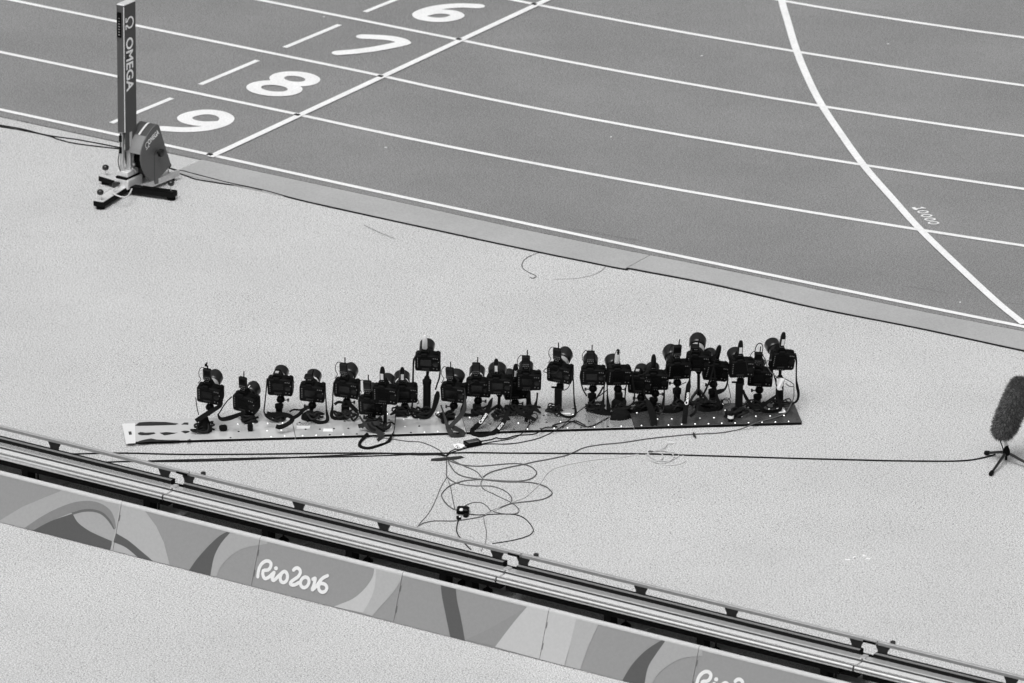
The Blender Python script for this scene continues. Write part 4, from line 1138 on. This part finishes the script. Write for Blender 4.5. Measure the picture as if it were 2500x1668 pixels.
strap(9, [c4(860, 830), c4(872, 960), c4(866, 1080), c4(845, 1150), c4(780, 1240), c4(700, 1320), c4(650, 1370)], [.14, .14, .12, .1, .07, .03, .02], [.008, .010, .028, .034, .034, .03, .026], 'strapback')
strap(9, [c4(540, 1060), c4(580, 1180), c4(620, 1320), c4(650, 1400), c4(700, 1470), c4(790, 1490), c4(840, 1440), c4(760, 1390), c4(690, 1350)], [.13, .1, .04, .01, -.04, -.05, -.02, .01, .03], [.010, .012, .024, .036, .04, .04, .036, .034, .03], 'strapback')
so, SP = strap(11, [c4(1245, 960), c4(1215, 1030), c4(1170, 1150), c4(1100, 1275), c4(1010, 1360), c4(970, 1400), c4(985, 1450), c4(1090, 1488), c4(1230, 1455), c4(1340, 1370), c4(1410, 1270), c4(1450, 1170), c4(1480, 1060), c4(1500, 900), c4(1512, 720)],
               [.14, .12, .1, .06, .03, .0, -.02, -.04, -.02, .0, .04, .08, .11, .13, .14], [.008, .03, .034, .034, .034, .034, .034, .034, .034, .034, .034, .03, .008, .007, .007], 'strap', per=6)
strap(13, [c4(1860, 890), c4(1850, 990), c4(1825, 1075), c4(1760, 1160), c4(1715, 1240), c4(1700, 1290)], .12, [.012, .012, .024, .034, .034, .02])
strap(13, [c4(1580, 1100), c4(1620, 1160), c4(1680, 1200), c4(1760, 1230), c4(1840, 1265)], [.14, .12, .1, .09, .06], .024)
strap(15, [c5(715, 640), c5(705, 740), c5(740, 900), c5(800, 1010)], .2, .010)
strap(15, [c5(1040, 870), c5(1000, 950), c5(930, 1060)], .18, .012, per=3)
strap(16, [c5(1470, 640), c5(1478, 800), c5(1500, 930), c5(1500, 1060), c5(1460, 1130), c5(1400, 1165)], .18, .011)
strap(18, [c5(1640, 900), c5(1660, 1020), c5(1710, 1120), c5(1760, 1260), c5(1785, 1380), c5(1785, 1440)], [.16, .14, .1, .06, .03, .01], [.008, .012, .038, .05, .05, .05])
so2, SP2 = strap(19, [c6(500, 400), c6(488, 560), c6(488, 780), c6(470, 880), c6(455, 1000), c6(440, 1130), c6(425, 1280), c6(410, 1420)], [.15, .14, .13, .12, .1, .08, .05, .02], [.008, .008, .010, .034, .036, .036, .036, .036], 'strap', per=6)
strap(21, [c6(850, 440), c6(830, 600), c6(780, 780), c6(715, 940), c6(650, 1060), c6(610, 1160), c6(560, 1260), c6(490, 1320)], [.14, .13, .12, .12, .11, .09, .06, .04], [.008, .008, .012, .014, .014, .014, .02, .024])
strap(21, [c6(1030, 740), c6(1020, 850), c6(985, 930), c6(920, 960), c6(850, 985)], .2, [.010, .012, .016, .034, .034])
strap(22, [c6(1245, 940), c6(1275, 1030), c6(1340, 1130), c6(1410, 1190), c6(1520, 1195)], .16, [.012, .024, .024, .022, .02])
strap(23, [c6(1720, 1015), c6(1640, 1080), c6(1560, 1140), c6(1500, 1195)], .15, [.014, .024, .026, .02])
strap(24, [c6(1985, 420), c6(2000, 520), c6(1998, 700), c6(2000, 800), c6(2012, 900), c6(2030, 1000), c6(2010, 1090), c6(1950, 1132), c6(1870, 1125), c6(1800, 1115)], .26, [.010, .012, .010, .012, .022, .020, .016, .014, .012, .012])
# lettering woven into two straps
def strap_text(P, ci, par, a, b, s, size_w, size_h, flip=False):
    """letters along the strap between fractions a and b"""
    n = len(P) - 1
    A, B = P[int(n * a)], P[int(n * b)]
    X = (B - A).normalized(); d = (A - Vector(CP)).normalized()
    Y = d.cross(X).normalized() * -1
    N = X.cross(Y)
    if N.dot(d) > 0: Y = -Y
    fr = plane_frame(A - d * .012, X, Y)
    mb = text_mb(MB(), s, fr, .04, d=0, bold=.0014)
    V = [Vector(v) - A for v in mb.v]; xs = [v.dot(X) for v in V]; ys = [v.dot(Y) for v in V]
    kx = (B - A).length / (max(xs) - min(xs)); ky = size_h / (max(ys) - min(ys))
    mb.v = [tuple(A - d * .012 + X * (x - min(xs)) * kx + Y * ((y - min(ys)) * ky - size_h / 2)) for x, y in zip(xs, ys)]
    build(mb, 'lettering', M['paper'], par)
def frac(P, px):
    dd = [float(np.linalg.norm(proj(p) - np.array(px))) for p in P]
    return dd.index(min(dd)) / (len(P) - 1)
strap_text(SP, 11, so, frac(SP, c4(1065, 1315)), frac(SP, c4(1165, 1185)), 'Canon', 0, .025)
strap_text(SP, 11, so, frac(SP, c4(1325, 1375)), frac(SP, c4(1395, 1285)), 'EOS', 0, .018)
strap_text(SP2, 19, so2, frac(SP2, c6(437, 1165)), frac(SP2, c6(462, 975)), 'Canon', 0, .027)
# ------------------------------------------------------------------ cables and small gear on the apron
def cable(pts, label, m='cable', r=.004, z=None, group='cables on the apron', name='cable', cat='cable', per=7, zs=None):
    P = []
    n = len(pts)
    for k, p in enumerate(pts):
        zz = (zs[k] if zs else r + .0005)
        P.append(at_z(p, zz))
    P = smooth(P, per)
    rise = [(p[0], p[1], p[2] + .0004 * math.sin(i * .9)) for i, p in enumerate(P)]
    mb = MB().tube(rise, r, 6)
    return build(mb, name, M[m], None, sm=True, label=label, category=cat, group=group)
F = lambda x, y: (x * KS, y * KS)
hub_px = cL(292, 272)
cable([F(-60, 1047), F(100, 1044), F(262, 1040), F(430, 1043), F(620, 1042), F(800, 1040), F(980, 1041), cL(450, 246), cL(900, 250), cL(1400, 252), cL(1900, 256), cL(2350, 270), F(1900, 1054), F(2080, 1058), F(2200, 1058), F(2250, 1052), F(2284, 1043)],
      'long black microphone cable running past the taped bundle to the furry microphone', r=.0055)
cable([F(150, 1068), F(262, 1060), F(420, 1059), F(560, 1055), F(720, 1048), F(880, 1041), F(960, 1044), cL(220, 262), cL(285, 275)],
      'black cable from under the rail to the tape, running nearer the rail', r=.005)
cable([F(340, 1058), F(480, 1054), F(600, 1051), F(760, 1049), F(900, 1045), cL(180, 252), cL(285, 268)], 'black cable joining the taped bundle between the two straight cables', r=.0045)
cable([cK(-640, 560), cK(-300, 600), cK(0, 640), cK(150, 645), cK(300, 690), cK(460, 770), cK(560, 860)], 'thin grey cable curving from the grey strap to the tape', 'cable_grey', .0035)
cable([cK(580, 870), cK(650, 800), cK(800, 740), cK(930, 740), cK(1100, 690), cK(1300, 650), cK(1600, 600), cK(1750, 540), cK(1850, 450), cK(1910, 340), cK(1905, 260), cK(1960, 200), cK(2020, 200), cK(2030, 260), cK(1920, 330)],
      'thin dark cable climbing from the tape onto the plate in a small loop', 'cable', .0036, zs=[.004] * 8 + [.03, .032, .032, .036, .036, .036, .036])
cable([cK(590, 880), cK(660, 820), cK(820, 770), cK(1050, 710), cK(1250, 680), cK(1560, 680), cK(1800, 650), cK(2050, 590), cK(2220, 520), cK(2350, 450), c5(440, 1450), c5(640, 1270), c5(860, 1100), c5(1110, 910)],
      'dark cable rising across the grey plate to a middle camera', 'cable', .0036, zs=[.004] * 9 + [.03, .034, .08, .15, .2])
cable([cK(1150, 635), cK(1310, 605), cK(1380, 580), cK(1440, 595), cK(1560, 585), cK(1700, 545), cK(1960, 525), cK(2060, 490), cK(2150, 420), cK(2350, 405), c5(300, 1440), c5(560, 1380), c5(800, 1460), c5(980, 1400), c5(1120, 1320)],
      'dark cable leaving the small battery pack and crossing the grey plate', 'cable', .004, zs=[.006] * 7 + [.03] * 8)
cable([c5(440, 1470), c5(540, 1400), c5(640, 1375), c5(780, 1440)], 'short dark cable arched on the grey plate', 'cable', .004, zs=[.03, .033, .033, .03])
cable([cL(300, 285), cL(335, 318), cL(430, 345), cL(560, 353), cL(720, 340), cL(850, 332), cL(950, 350), cL(1005, 390), cL(1005, 425), cL(950, 460), cL(850, 473), cL(700, 468), cL(585, 460), cL(440, 470), cL(330, 505), cL(265, 560), cL(258, 600), cL(300, 660), cL(350, 695), cL(385, 705)],
      'grey cable looping widest above the connector box', 'cable_grey', .0042)
cable([cL(300, 290), cL(320, 340), cL(370, 405), cL(450, 440), cL(585, 460), cL(760, 478), cL(950, 482), cL(1070, 510), cL(1130, 555), cL(1125, 585), cL(1050, 620), cL(900, 640), cL(800, 655), cL(680, 700), cL(600, 740)],
      'grey cable in the outermost loop below the tape', 'cable_grey', .0042)
cable([cL(310, 290), cL(430, 350), cL(530, 395), cL(585, 455)], 'short grey cable between tape and cable crossing', 'cable_grey', .0036)
cable([cL(292, 290), cL(295, 380), cL(300, 440), cL(380, 490), cL(500, 510), cL(640, 512), cL(740, 540), cL(805, 590), cL(810, 640), cL(760, 670), cL(660, 710), cL(590, 750), cL(470, 775), cL(350, 790), cL(200, 790), cL(120, 805), cL(70, 830)],
      'grey cable bending back under the rail beside the connector box', 'cable_grey', .0036)
cable([cL(298, 440), cL(250, 520), cL(200, 640), cL(150, 730), cL(90, 800), cL(60, 840)], 'thin grey cable going straight from the bundle to the rail', 'cable_grey', .0026)
cable([cL(310, 470), cL(330, 540), cL(345, 620), cL(360, 690)], 'thin kinked cable above the connector box', 'cable_grey', .0028)
cable([cL(465, 735), cL(560, 742), cL(700, 735), cL(830, 738), cL(910, 765), cL(965, 820), cL(985, 870), cL(940, 910), cL(820, 945), cL(660, 970)], 'dark cable in the loop nearest the rail', 'cable', .0034)
cable([cL(440, 670), cL(500, 645), cL(570, 645), cL(620, 675), cL(655, 710), cL(760, 735), cL(850, 730), cL(870, 700), cL(820, 650), cL(700, 590), cL(590, 535), cL(568, 490), cL(580, 465)], 'thin cable weaving beside the connector box', 'cable_grey', .003)
cable([cL(390, 780), cL(375, 840), cL(378, 880), cL(400, 920), cL(450, 980), cL(490, 1020)], 'dark cable from the connector box under the rail', 'cable', .004)
cable([cL(590, 760), cL(600, 820), cL(612, 880), cL(605, 960), cL(570, 1030)], 'thin pale-grey cable dropping under the rail', 'cable_grey', .0024)
cable([cL(585, 440), cL(650, 400), cL(780, 365), cL(880, 345), cL(980, 322), cL(1150, 290), cL(1270, 260), cL(1380, 210), cL(1500, 185), cL(1700, 165), cL(1900, 135), cL(2180, 105), cL(2350, 95), c6(860, 1555), c6(1000, 1540), c6(1200, 1500), c6(1330, 1450), c6(1450, 1400), c6(1700, 1330), c6(1830, 1280), c6(1900, 1190), c6(1960, 1050), c6(1965, 900)],
      'grey cable lifting from the loops across the dark plate to the end camera', 'cable_grey', .0042, zs=[.005] * 16 + [.03, .032, .032, .034, .05, .09, .14])
cable([cL(600, 745), cL(700, 695), cL(830, 635), cL(920, 600), cL(990, 540), cL(1040, 490), cL(1080, 430), cL(1130, 385), cL(1220, 350), cL(1450, 305), cL(1700, 280), cL(1840, 255), cW(500, 770)], 'pale cable running from the loops to its tied coil', 'cable_pale', .0036)
coil = thing('cable_coil', 'pale cable coil tied beside the dark plate with loose end', 'cable coil', at_z(cW(900, 880), 0), group='cables on the apron')
turns = [[(520, 770), (440, 810), (430, 890), (560, 1000), (740, 1060), (950, 1110), (1200, 1120), (1420, 1090), (1560, 1020), (1570, 950), (1480, 830)],
         [(560, 760), (700, 710), (900, 710), (1150, 740), (1330, 790), (1370, 850), (1290, 920), (1150, 980), (950, 1000), (740, 1000), (560, 960), (490, 880), (520, 800)],
         [(540, 780), (700, 760), (850, 790), (930, 860), (890, 950), (760, 970), (600, 920), (520, 830)],
         [(560, 750), (800, 700), (1000, 720), (1180, 800), (1230, 880), (1150, 980), (1000, 1040), (820, 1060), (640, 1010), (470, 900), (470, 820), (530, 770)],
         [(620, 730), (850, 670), (960, 620), (1030, 540), (1040, 500), (1100, 495), (1230, 490)]]
for k, t in enumerate(turns):
    P = smooth([at_z(cW(*p), .004 + .002 * k) for p in t], 6)
    build(MB().tube(P, .0034, 6), 'turn', M['cable_pale'], coil, sm=True)
build(MB().box(at_z(cW(570, 750), .008), (.03, .022, .014)), 'tie', M['cable_grey'], coil)
build(MB().box(at_z(cW(1150, 480), .006), (.05, .014, .01), Matrix.Rotation(.35, 3, 'Z')), 'plug', M['white'], coil)
# tape across the bundle
t0, t1 = at_z(cL(168, 305), .0), at_z(cL(428, 278), .0)
def tape_strip(pts, label, z=.0105):
    mb = MB(); P = [at_z(p, z if 0 < k < len(pts) - 1 else .003) for k, p in enumerate(pts)]
    stroke(mb, smooth(P, 5), .042, Z3, rise=0, caps=False)
    return build(mb, 'cable_tape', M['tape'], None, label=label, category='tape')
tape_strip([cL(170, 302), cL(230, 296), cL(290, 290), cL(360, 284), cL(425, 278)], 'strip of black tape holding the cable bundle down')
mb = MB().prism([tuple(at_z(cW(*p), .01)[:2]) for p in ((1775, 185), (1815, 185), (1850, 250), (1885, 340), (1850, 335), (1775, 270))], lambda x, y, d: Vector((x, y, .0095 + d)), .001)
build(mb, 'cable_tape', M['tape'], None, label='small black tape scrap over the cable before the dark plate', category='tape')
# battery pack, tag and connector box
def rbox(px, size, ang, z, m, par=None, ch=.004, name='box', **kw):
    p = at_z(px, z); mb = MB().box((p[0], p[1], z), size, Matrix.Rotation(ang, 3, 'Z'), ch=ch)
    return build(mb, name, m, par, **kw)
ang = math.atan2(float((at_z(cK(1130, 640)) - at_z(cK(870, 690)))[1]), float((at_z(cK(1130, 640)) - at_z(cK(870, 690)))[0]))
bat = thing('battery_pack', 'small black battery pack with a shiny top in front of the plates', 'battery pack', at_z(cK(1000, 680), 0))
rbox(cK(1005, 665), (.115, .07, .034), ang, .0185, M['glossblack'], bat, name='case')
rbox(cK(1000, 630), (.085, .05, .003), ang, .037, M['alu'], bat, ch=.001, name='foil_top')
tag = thing('cable_tag', 'white paper tag marked 12 on the cable bundle', 'tag', at_z(cK(790, 720), 0))
mb = MB().prism([tuple(at_z(cK(*p), .014)[:2]) for p in ((690, 690), (780, 665), (870, 690), (880, 710), (830, 745), (760, 755), (715, 735))], lambda x, y, d: Vector((x, y, .0125 + d)), .0015)
build(mb, 'paper', M['paper'], tag)
mb = MB()
stroke(mb, [at_z(cK(*p), .0148) for p in ((735, 722), (755, 703))], .005, Z3)
stroke(mb, [at_z(cK(*p), .0148) for p in smooth([(766, 708), (772, 715), (766, 728), (758, 745), (775, 742), (800, 730)], 4)], .005, Z3, rise=.0005)
build(mb, 'handwriting', M['blackmark'], tag)
conn = thing('connector_box', 'small black connector box with pale plugs among the cable loops', 'connector', at_z(cL(425, 720), 0))
rbox(cL(425, 705), (.085, .075, .04), .5, .021, M['glossblack'], conn, name='case', ch=.008)
rbox(cL(412, 700), (.022, .035, .01), .5, .046, M['white'], conn, name='plug', ch=.003)
rbox(cL(392, 765), (.03, .04, .02), .7, .011, M['rubber'], conn, name='plug')
rbox(cL(400, 757), (.012, .012, .008), .7, .026, M['white'], conn, name='plug_tip', ch=.002)
rbox(cL(450, 745), (.03, .04, .02), .2, .011, M['rubber'], conn, name='plug')
# little things standing on the plates
jar = thing('small_jar', 'small dark jar with a white label standing on the dark plate', 'jar', at_z(c6(1068, 1380), ZP))
jp = at_z(c6(1068, 1385), ZP)
build(MB().lathe([(0, .018), (.004, .0205), (.05, .0205), (.054, .017)], (jp[0], jp[1], ZP + .0002), n=18), 'glass', M['glossblack'], jar, sm=True)
build(MB().lathe([(0, .0212), (.022, .0212)], (jp[0], jp[1], ZP + .024), n=18), 'paper_label', M['paper'], jar, sm=True)
build(MB().lathe([(0, .019), (.012, .019)], (jp[0], jp[1], ZP + .0545), n=18), 'lid', M['body_trim'], jar, sm=True)
def lump(px, size, ang, label, name, cat, m='body', z0=ZP):
    if name == 'gear_bag':
        p = at_z(px, z0); rn = random.Random(label); ph = [rn.uniform(0, 6.28) for _ in range(8)]; v = []; na, nb = 18, 8
        for j in range(nb + 1):
            el = math.pi / 2 * j / nb
            for k in range(na):
                t = 2 * math.pi * k / na
                w = 1 + .16 * math.sin(2 * t + ph[0]) + .12 * math.sin(3 * t + ph[1] + 2 * el) + .09 * math.sin(5 * t + ph[2] - 3 * el) + .06 * math.sin(9 * t + ph[3] + 5 * el)
                q = RB @ Vector((math.cos(t) * math.cos(el) ** .6 * size[0] * .5 * w, math.sin(t) * math.cos(el) ** .6 * size[1] * .5 * w, 0))
                v.append((p[0] + q.x, p[1] + q.y, z0 + .0005 + size[2] * (math.sin(el) ** .8) * (1 + .2 * math.sin(3 * t + ph[4]) * math.cos(el))))
        f = [[j * na + k, j * na + (k + 1) % na, (j + 1) * na + (k + 1) % na, (j + 1) * na + k] for j in range(nb) for k in range(na)]
        return build(MB().add(v, f), name, M[m], None, sm=True, label=label, category=cat)
    p = at_z(px, z0); p_ = Vector((p[0], p[1], z0 + size[2] / 2 + .0005))
    return build(MB().box(p_, size, RB @ Matrix.Rotation(ang, 3, 'Z'), ch=min(size) * .2), name, M[m], None, label=label, category=cat)
lump(c2(1245, 900), (.055, .04, .04), .1, 'small black adapter with loose wires between first and second cameras', 'power_adapter', 'adapter')
lump(c2(1555, 905), (.035, .035, .06), .2, 'black clamp block at the front edge below the second camera', 'clamp_block', 'clamp')
lump(c4(590, 1300), (.05, .06, .045), .0, 'black finned block under the folded grey strap', 'clamp_block', 'clamp')
lump(c5(1290, 1330), (.16, .10, .06), .05, 'dark heap of bag and cloth under the camera with pale wand', 'gear_bag', 'bag', 'strap')
lump(c5(1270, 1200), (.12, .08, .09), -.1, 'dark wrapped support bag behind the front gear heap', 'gear_bag', 'bag', 'strap')
lump(c5(1610, 1190), (.05, .04, .06), .0, 'square black clamp on white tape beside the wide hanging strap', 'clamp_block', 'clamp')
lump(c5(940, 1215), (.12, .07, .035), -.15, 'low black bag around the mount left of the gear heap', 'gear_bag', 'bag', 'strap')
lump(c6(250, 1230), (.14, .09, .04), .1, 'low black bag under the lettered hanging strap', 'gear_bag', 'bag', 'strap')
lump(c6(680, 1190), (.10, .07, .03), -.2, 'black bag between the legs of the largest lens tripod', 'gear_bag', 'bag', 'strap')
lump(c6(880, 1215), (.075, .055, .04), .5, 'black wedge beside the small jar on the dark plate', 'clamp_block', 'clamp', 'rubber')
# cloth and band on the end post, sticker on the round base
q = at_v(c6(1770, 840), .2)
mb = MB(); v = []; n = 7
for r_ in range(6):
    for k in range(n):
        x = -.028 + .056 * k / (n - 1) * (1 - .08 * r_); v.append(q + view_r * (x + .004 * r_ * (r_ % 2) * .5) - view_h * (.03 + .006 * math.sin(k * 1.3 + r_)) + Vector((0, 0, .045 - .018 * r_)))
f = [[r_ * n + k, r_ * n + k + 1, (r_ + 1) * n + k + 1, (r_ + 1) * n + k] for r_ in range(5) for k in range(n - 1)]
build(MB().add(v, f), 'paper_note', M['paper'], None, sm=True, label='crumpled white paper note stuck to the end post', category='note')
# spare black cable rolled behind the tilted camera
P = smooth([at_v(p, .3) for p in (c6(1035, 860), c6(1050, 950), c6(1065, 1040), c6(1030, 1080), c6(960, 1080), c6(935, 1120), c6(970, 1165), c6(1040, 1160), c6(1065, 1110), c6(1030, 1060), c6(970, 1070), c6(960, 1130), c6(1010, 1150), c6(1040, 1110), c6(1000, 1085), c6(930, 1080), c6(840, 1078))], 6)
build(MB().tube(P, .0026, 6), 'cable_roll', M['cable'], None, sm=True, label='thin black cable rolled up behind the tilted camera', category='cable')
# loop of wire over the low camera's trigger
P = smooth([at_v(p, .22) for p in (c6(1410, 440), c6(1420, 350), c6(1460, 285), c6(1505, 290), c6(1525, 340), c6(1518, 430), c6(1560, 520), c6(1555, 580), c6(1510, 530), c6(1500, 600))], 6)
build(MB().tube(P, .0035, 6), 'trigger_cable', M['cable'], CAMO[23], sm=True)
P = smooth([at_v(p, .22) for p in (c6(1650, 520), c6(1590, 530), c6(1580, 590), c6(1640, 690), c6(1730, 760), c6(1850, 790), c6(1950, 850), c6(1960, 890), c6(1900, 890), c6(1850, 850))], 6)
build(MB().tube(P, .0035, 6), 'trigger_cable', M['cable_grey'], CAMO[24], sm=True)
for ci, pts, v in ((10, [c4(1000, 740), c4(930, 780), c4(910, 860), c4(960, 940)], .13), (11, [c4(1165, 690), c4(1190, 630), c4(1250, 600), c4(1290, 620)], .2), (16, [c5(1090, 600), c5(1110, 560), c5(1180, 545), c5(1225, 540)], .2),
                   (18, [c5(1550, 700), c5(1620, 690), c5(1690, 640), c5(1740, 600)], .2), (19, [c6(200, 560), c6(150, 620), c6(145, 700), c6(190, 760)], .2), (19, [c6(440, 830), c6(360, 870), c6(280, 940), c6(270, 1000), c6(320, 1080)], .16),
                   (14, [c5(205, 600), c5(165, 640), c5(200, 660), c5(330, 670), c5(390, 620)], .16), (14, [c5(550, 840), c5(520, 890), c5(470, 920), c5(410, 915)], .2), (5, [c3(1270, 640), c3(1190, 680), c3(1180, 715), c3(1230, 700)], .06),
                   (7, [c3(2065, 640), c3(2090, 700), c3(2120, 760), c3(2085, 780)], .16), (22, [c6(1270, 480), c6(1290, 560), c6(1310, 680)], .1)):
    P = smooth([at_v(p, v - .05) for p in pts], 6)
    build(MB().tube(P, .003, 6), 'trigger_cable', M['cable'], CAMO[ci], sm=True)

# cables along the track border and left of the timing post
cable([cT(1060, 850), cT(1180, 885), cT(1307, 905), (470, 424), (560, 447), (640, 464), (755, 494), (1000, 548), (1250, 602), (1400, 633), (1523, 657.5), (1534, 656), (1600, 668), (1750, 697), (2000, 754), (2240, 801), (2500, 857), (2620, 882)],
      'long black cable lying against the border edge beside the track', r=.006)
cable([cT(1150, 915), cT(1307, 965), (480, 438), (540, 448), (600, 457), (640, 466)], 'short black cable leaving the timing unit below the border cable', r=.005)
cable([(-60, 292), (0, 305.5), cA(200, 1232), cA(460, 1296), cA(700, 1330), cA(900, 1365), cA(1140, 1412)], 'upper black cable running to the timing post', r=.005)
cable([(-60, 296), (0, 309), cA(200, 1245), cA(460, 1300), cA(560, 1335), cA(700, 1370), cA(900, 1398), cA(1140, 1425)], 'lower black cable running to the timing post', r=.005)
# crumbs on the apron
for px in (F(1945, 1287), F(1960, 1281), F(1983, 1278), F(1992, 1284)):
    p = at_z(px, 0); build(MB().box((p[0], p[1], .005), (.03, .014, .008), Matrix.Rotation(random.random() * 3, 3, 'Z')), 'paper_scrap', M['paper'], None,
                           label='tiny white paper scrap on the open apron', category='scrap', group='paper scraps on the apron')

# ------------------------------------------------------------------ furry microphone on a small tripod
hb_ = at_z((2456, 1128), 0.0); hx_, hy_ = float(hb_[0]), float(hb_[1])
mic = thing('furry_microphone', 'grey furry microphone leaning on a small black tripod', 'microphone', (hx_, hy_, 0))
f1 = at_z((2408, 1104.5), .02); f2 = at_z((2419.4, 1155.5), .02)
f3 = at_z((2542, 1150), .02)
hubc = Vector((hx_, hy_, .075))
build(MB().lathe([(0, .012), (.012, .026), (.03, .028), (.05, .022), (.066, .014), (.08, .013)], hubc - Vector((0, 0, .03)), n=16), 'hub', M['glossblack'], mic, sm=True)
build(MB().tube([hubc - Vector((0, 0, .06)), hubc], .009, 10), 'hub_stem', M['rubber'], mic)
for fpt in (f1, f2, f3):
    e = Vector((fpt[0], fpt[1], .016)); d = (e - hubc)
    lg = build(MB().tube([hubc + d * .12, e], [.011, .0085], 10), 'leg', M['knob'], mic, sm=True)
    build(MB().lathe([(0, .013), (.012, .016), (.035, .015), (.045, .010)], e + d.normalized() * .012, -d.normalized(), 12), 'rubber_foot', M['rubber'], lg, sm=True)
pA = Vector(on_plane(c8(492, 820), hubc, view_h)); pB = Vector(on_plane(c8(705, 310), hubc, view_h))
build(MB().tube([hubc + Vector((0, 0, .03)), pA + (pB - pA) * .02], .012, 10), 'stem', M['alu_matt'], mic)
build(MB().tube(smooth([hubc + Vector((-.02, 0, .0)), pA + Vector((-.03, -.03, -.02)), pA + Vector((0, -.05, .02))], 5), .004, 6), 'lead', M['cable'], mic)
ax = (pB - pA); LA = ax.length; ax.normalize(); RW = .086
prof = [(-.070, .02), (-.060, .045), (-.035, .070), (.0, .082), (.04, RW), (LA * .6, RW * 1.03), (LA - .03, RW), (LA + .02, .076), (LA + .048, .052), (LA + .062, .015)]
build(MB().lathe(prof, pA, ax, 24), 'windshield', M['fur'], mic, sm=True)
for layer, (mm, cnt) in enumerate((('fur', 4500), ('fur_tip', 5200))):
    mb = MB(); a = ax.orthogonal().normalized(); b = ax.cross(a); rnd = random.Random(3 + layer)
    hs = [p[0] for p in prof]; rs = [p[1] for p in prof]
    for _ in range(cnt):
        h = rnd.uniform(hs[0], hs[-1]); th = rnd.uniform(0, 2 * math.pi)
        rr = float(np.interp(h, hs, rs)); rad = a * math.cos(th) + b * math.sin(th)
        end = 1 if h > LA - .01 else (-1 if h < 0 else 0)
        base = pA + ax * h + rad * (rr - .003)
        tan = ax.cross(rad)
        d = (rad * rnd.uniform(.5, 1) - ax * rnd.uniform(-.5, .9) + tan * rnd.uniform(-.7, .7) + ax * end * .7).normalized()
        ln_ = rnd.uniform(.016, .034); w = rnd.uniform(.001, .002)
        side = d.cross(rad + tan * .3).normalized() * w
        tip = base + d * ln_ - Vector((0, 0, .004))
        mb.add([base - side, base + side, tip], [[0, 1, 2]])
    me = bpy.data.meshes.new('fur'); inv = WM[mic.name].inverted()
    me.from_pydata([tuple(inv @ Vector(p)) for p in mb.v], [], mb.f); me.materials.append(M[mm])
    o = link('fur', me, mic); o['kind'] = 'stuff'
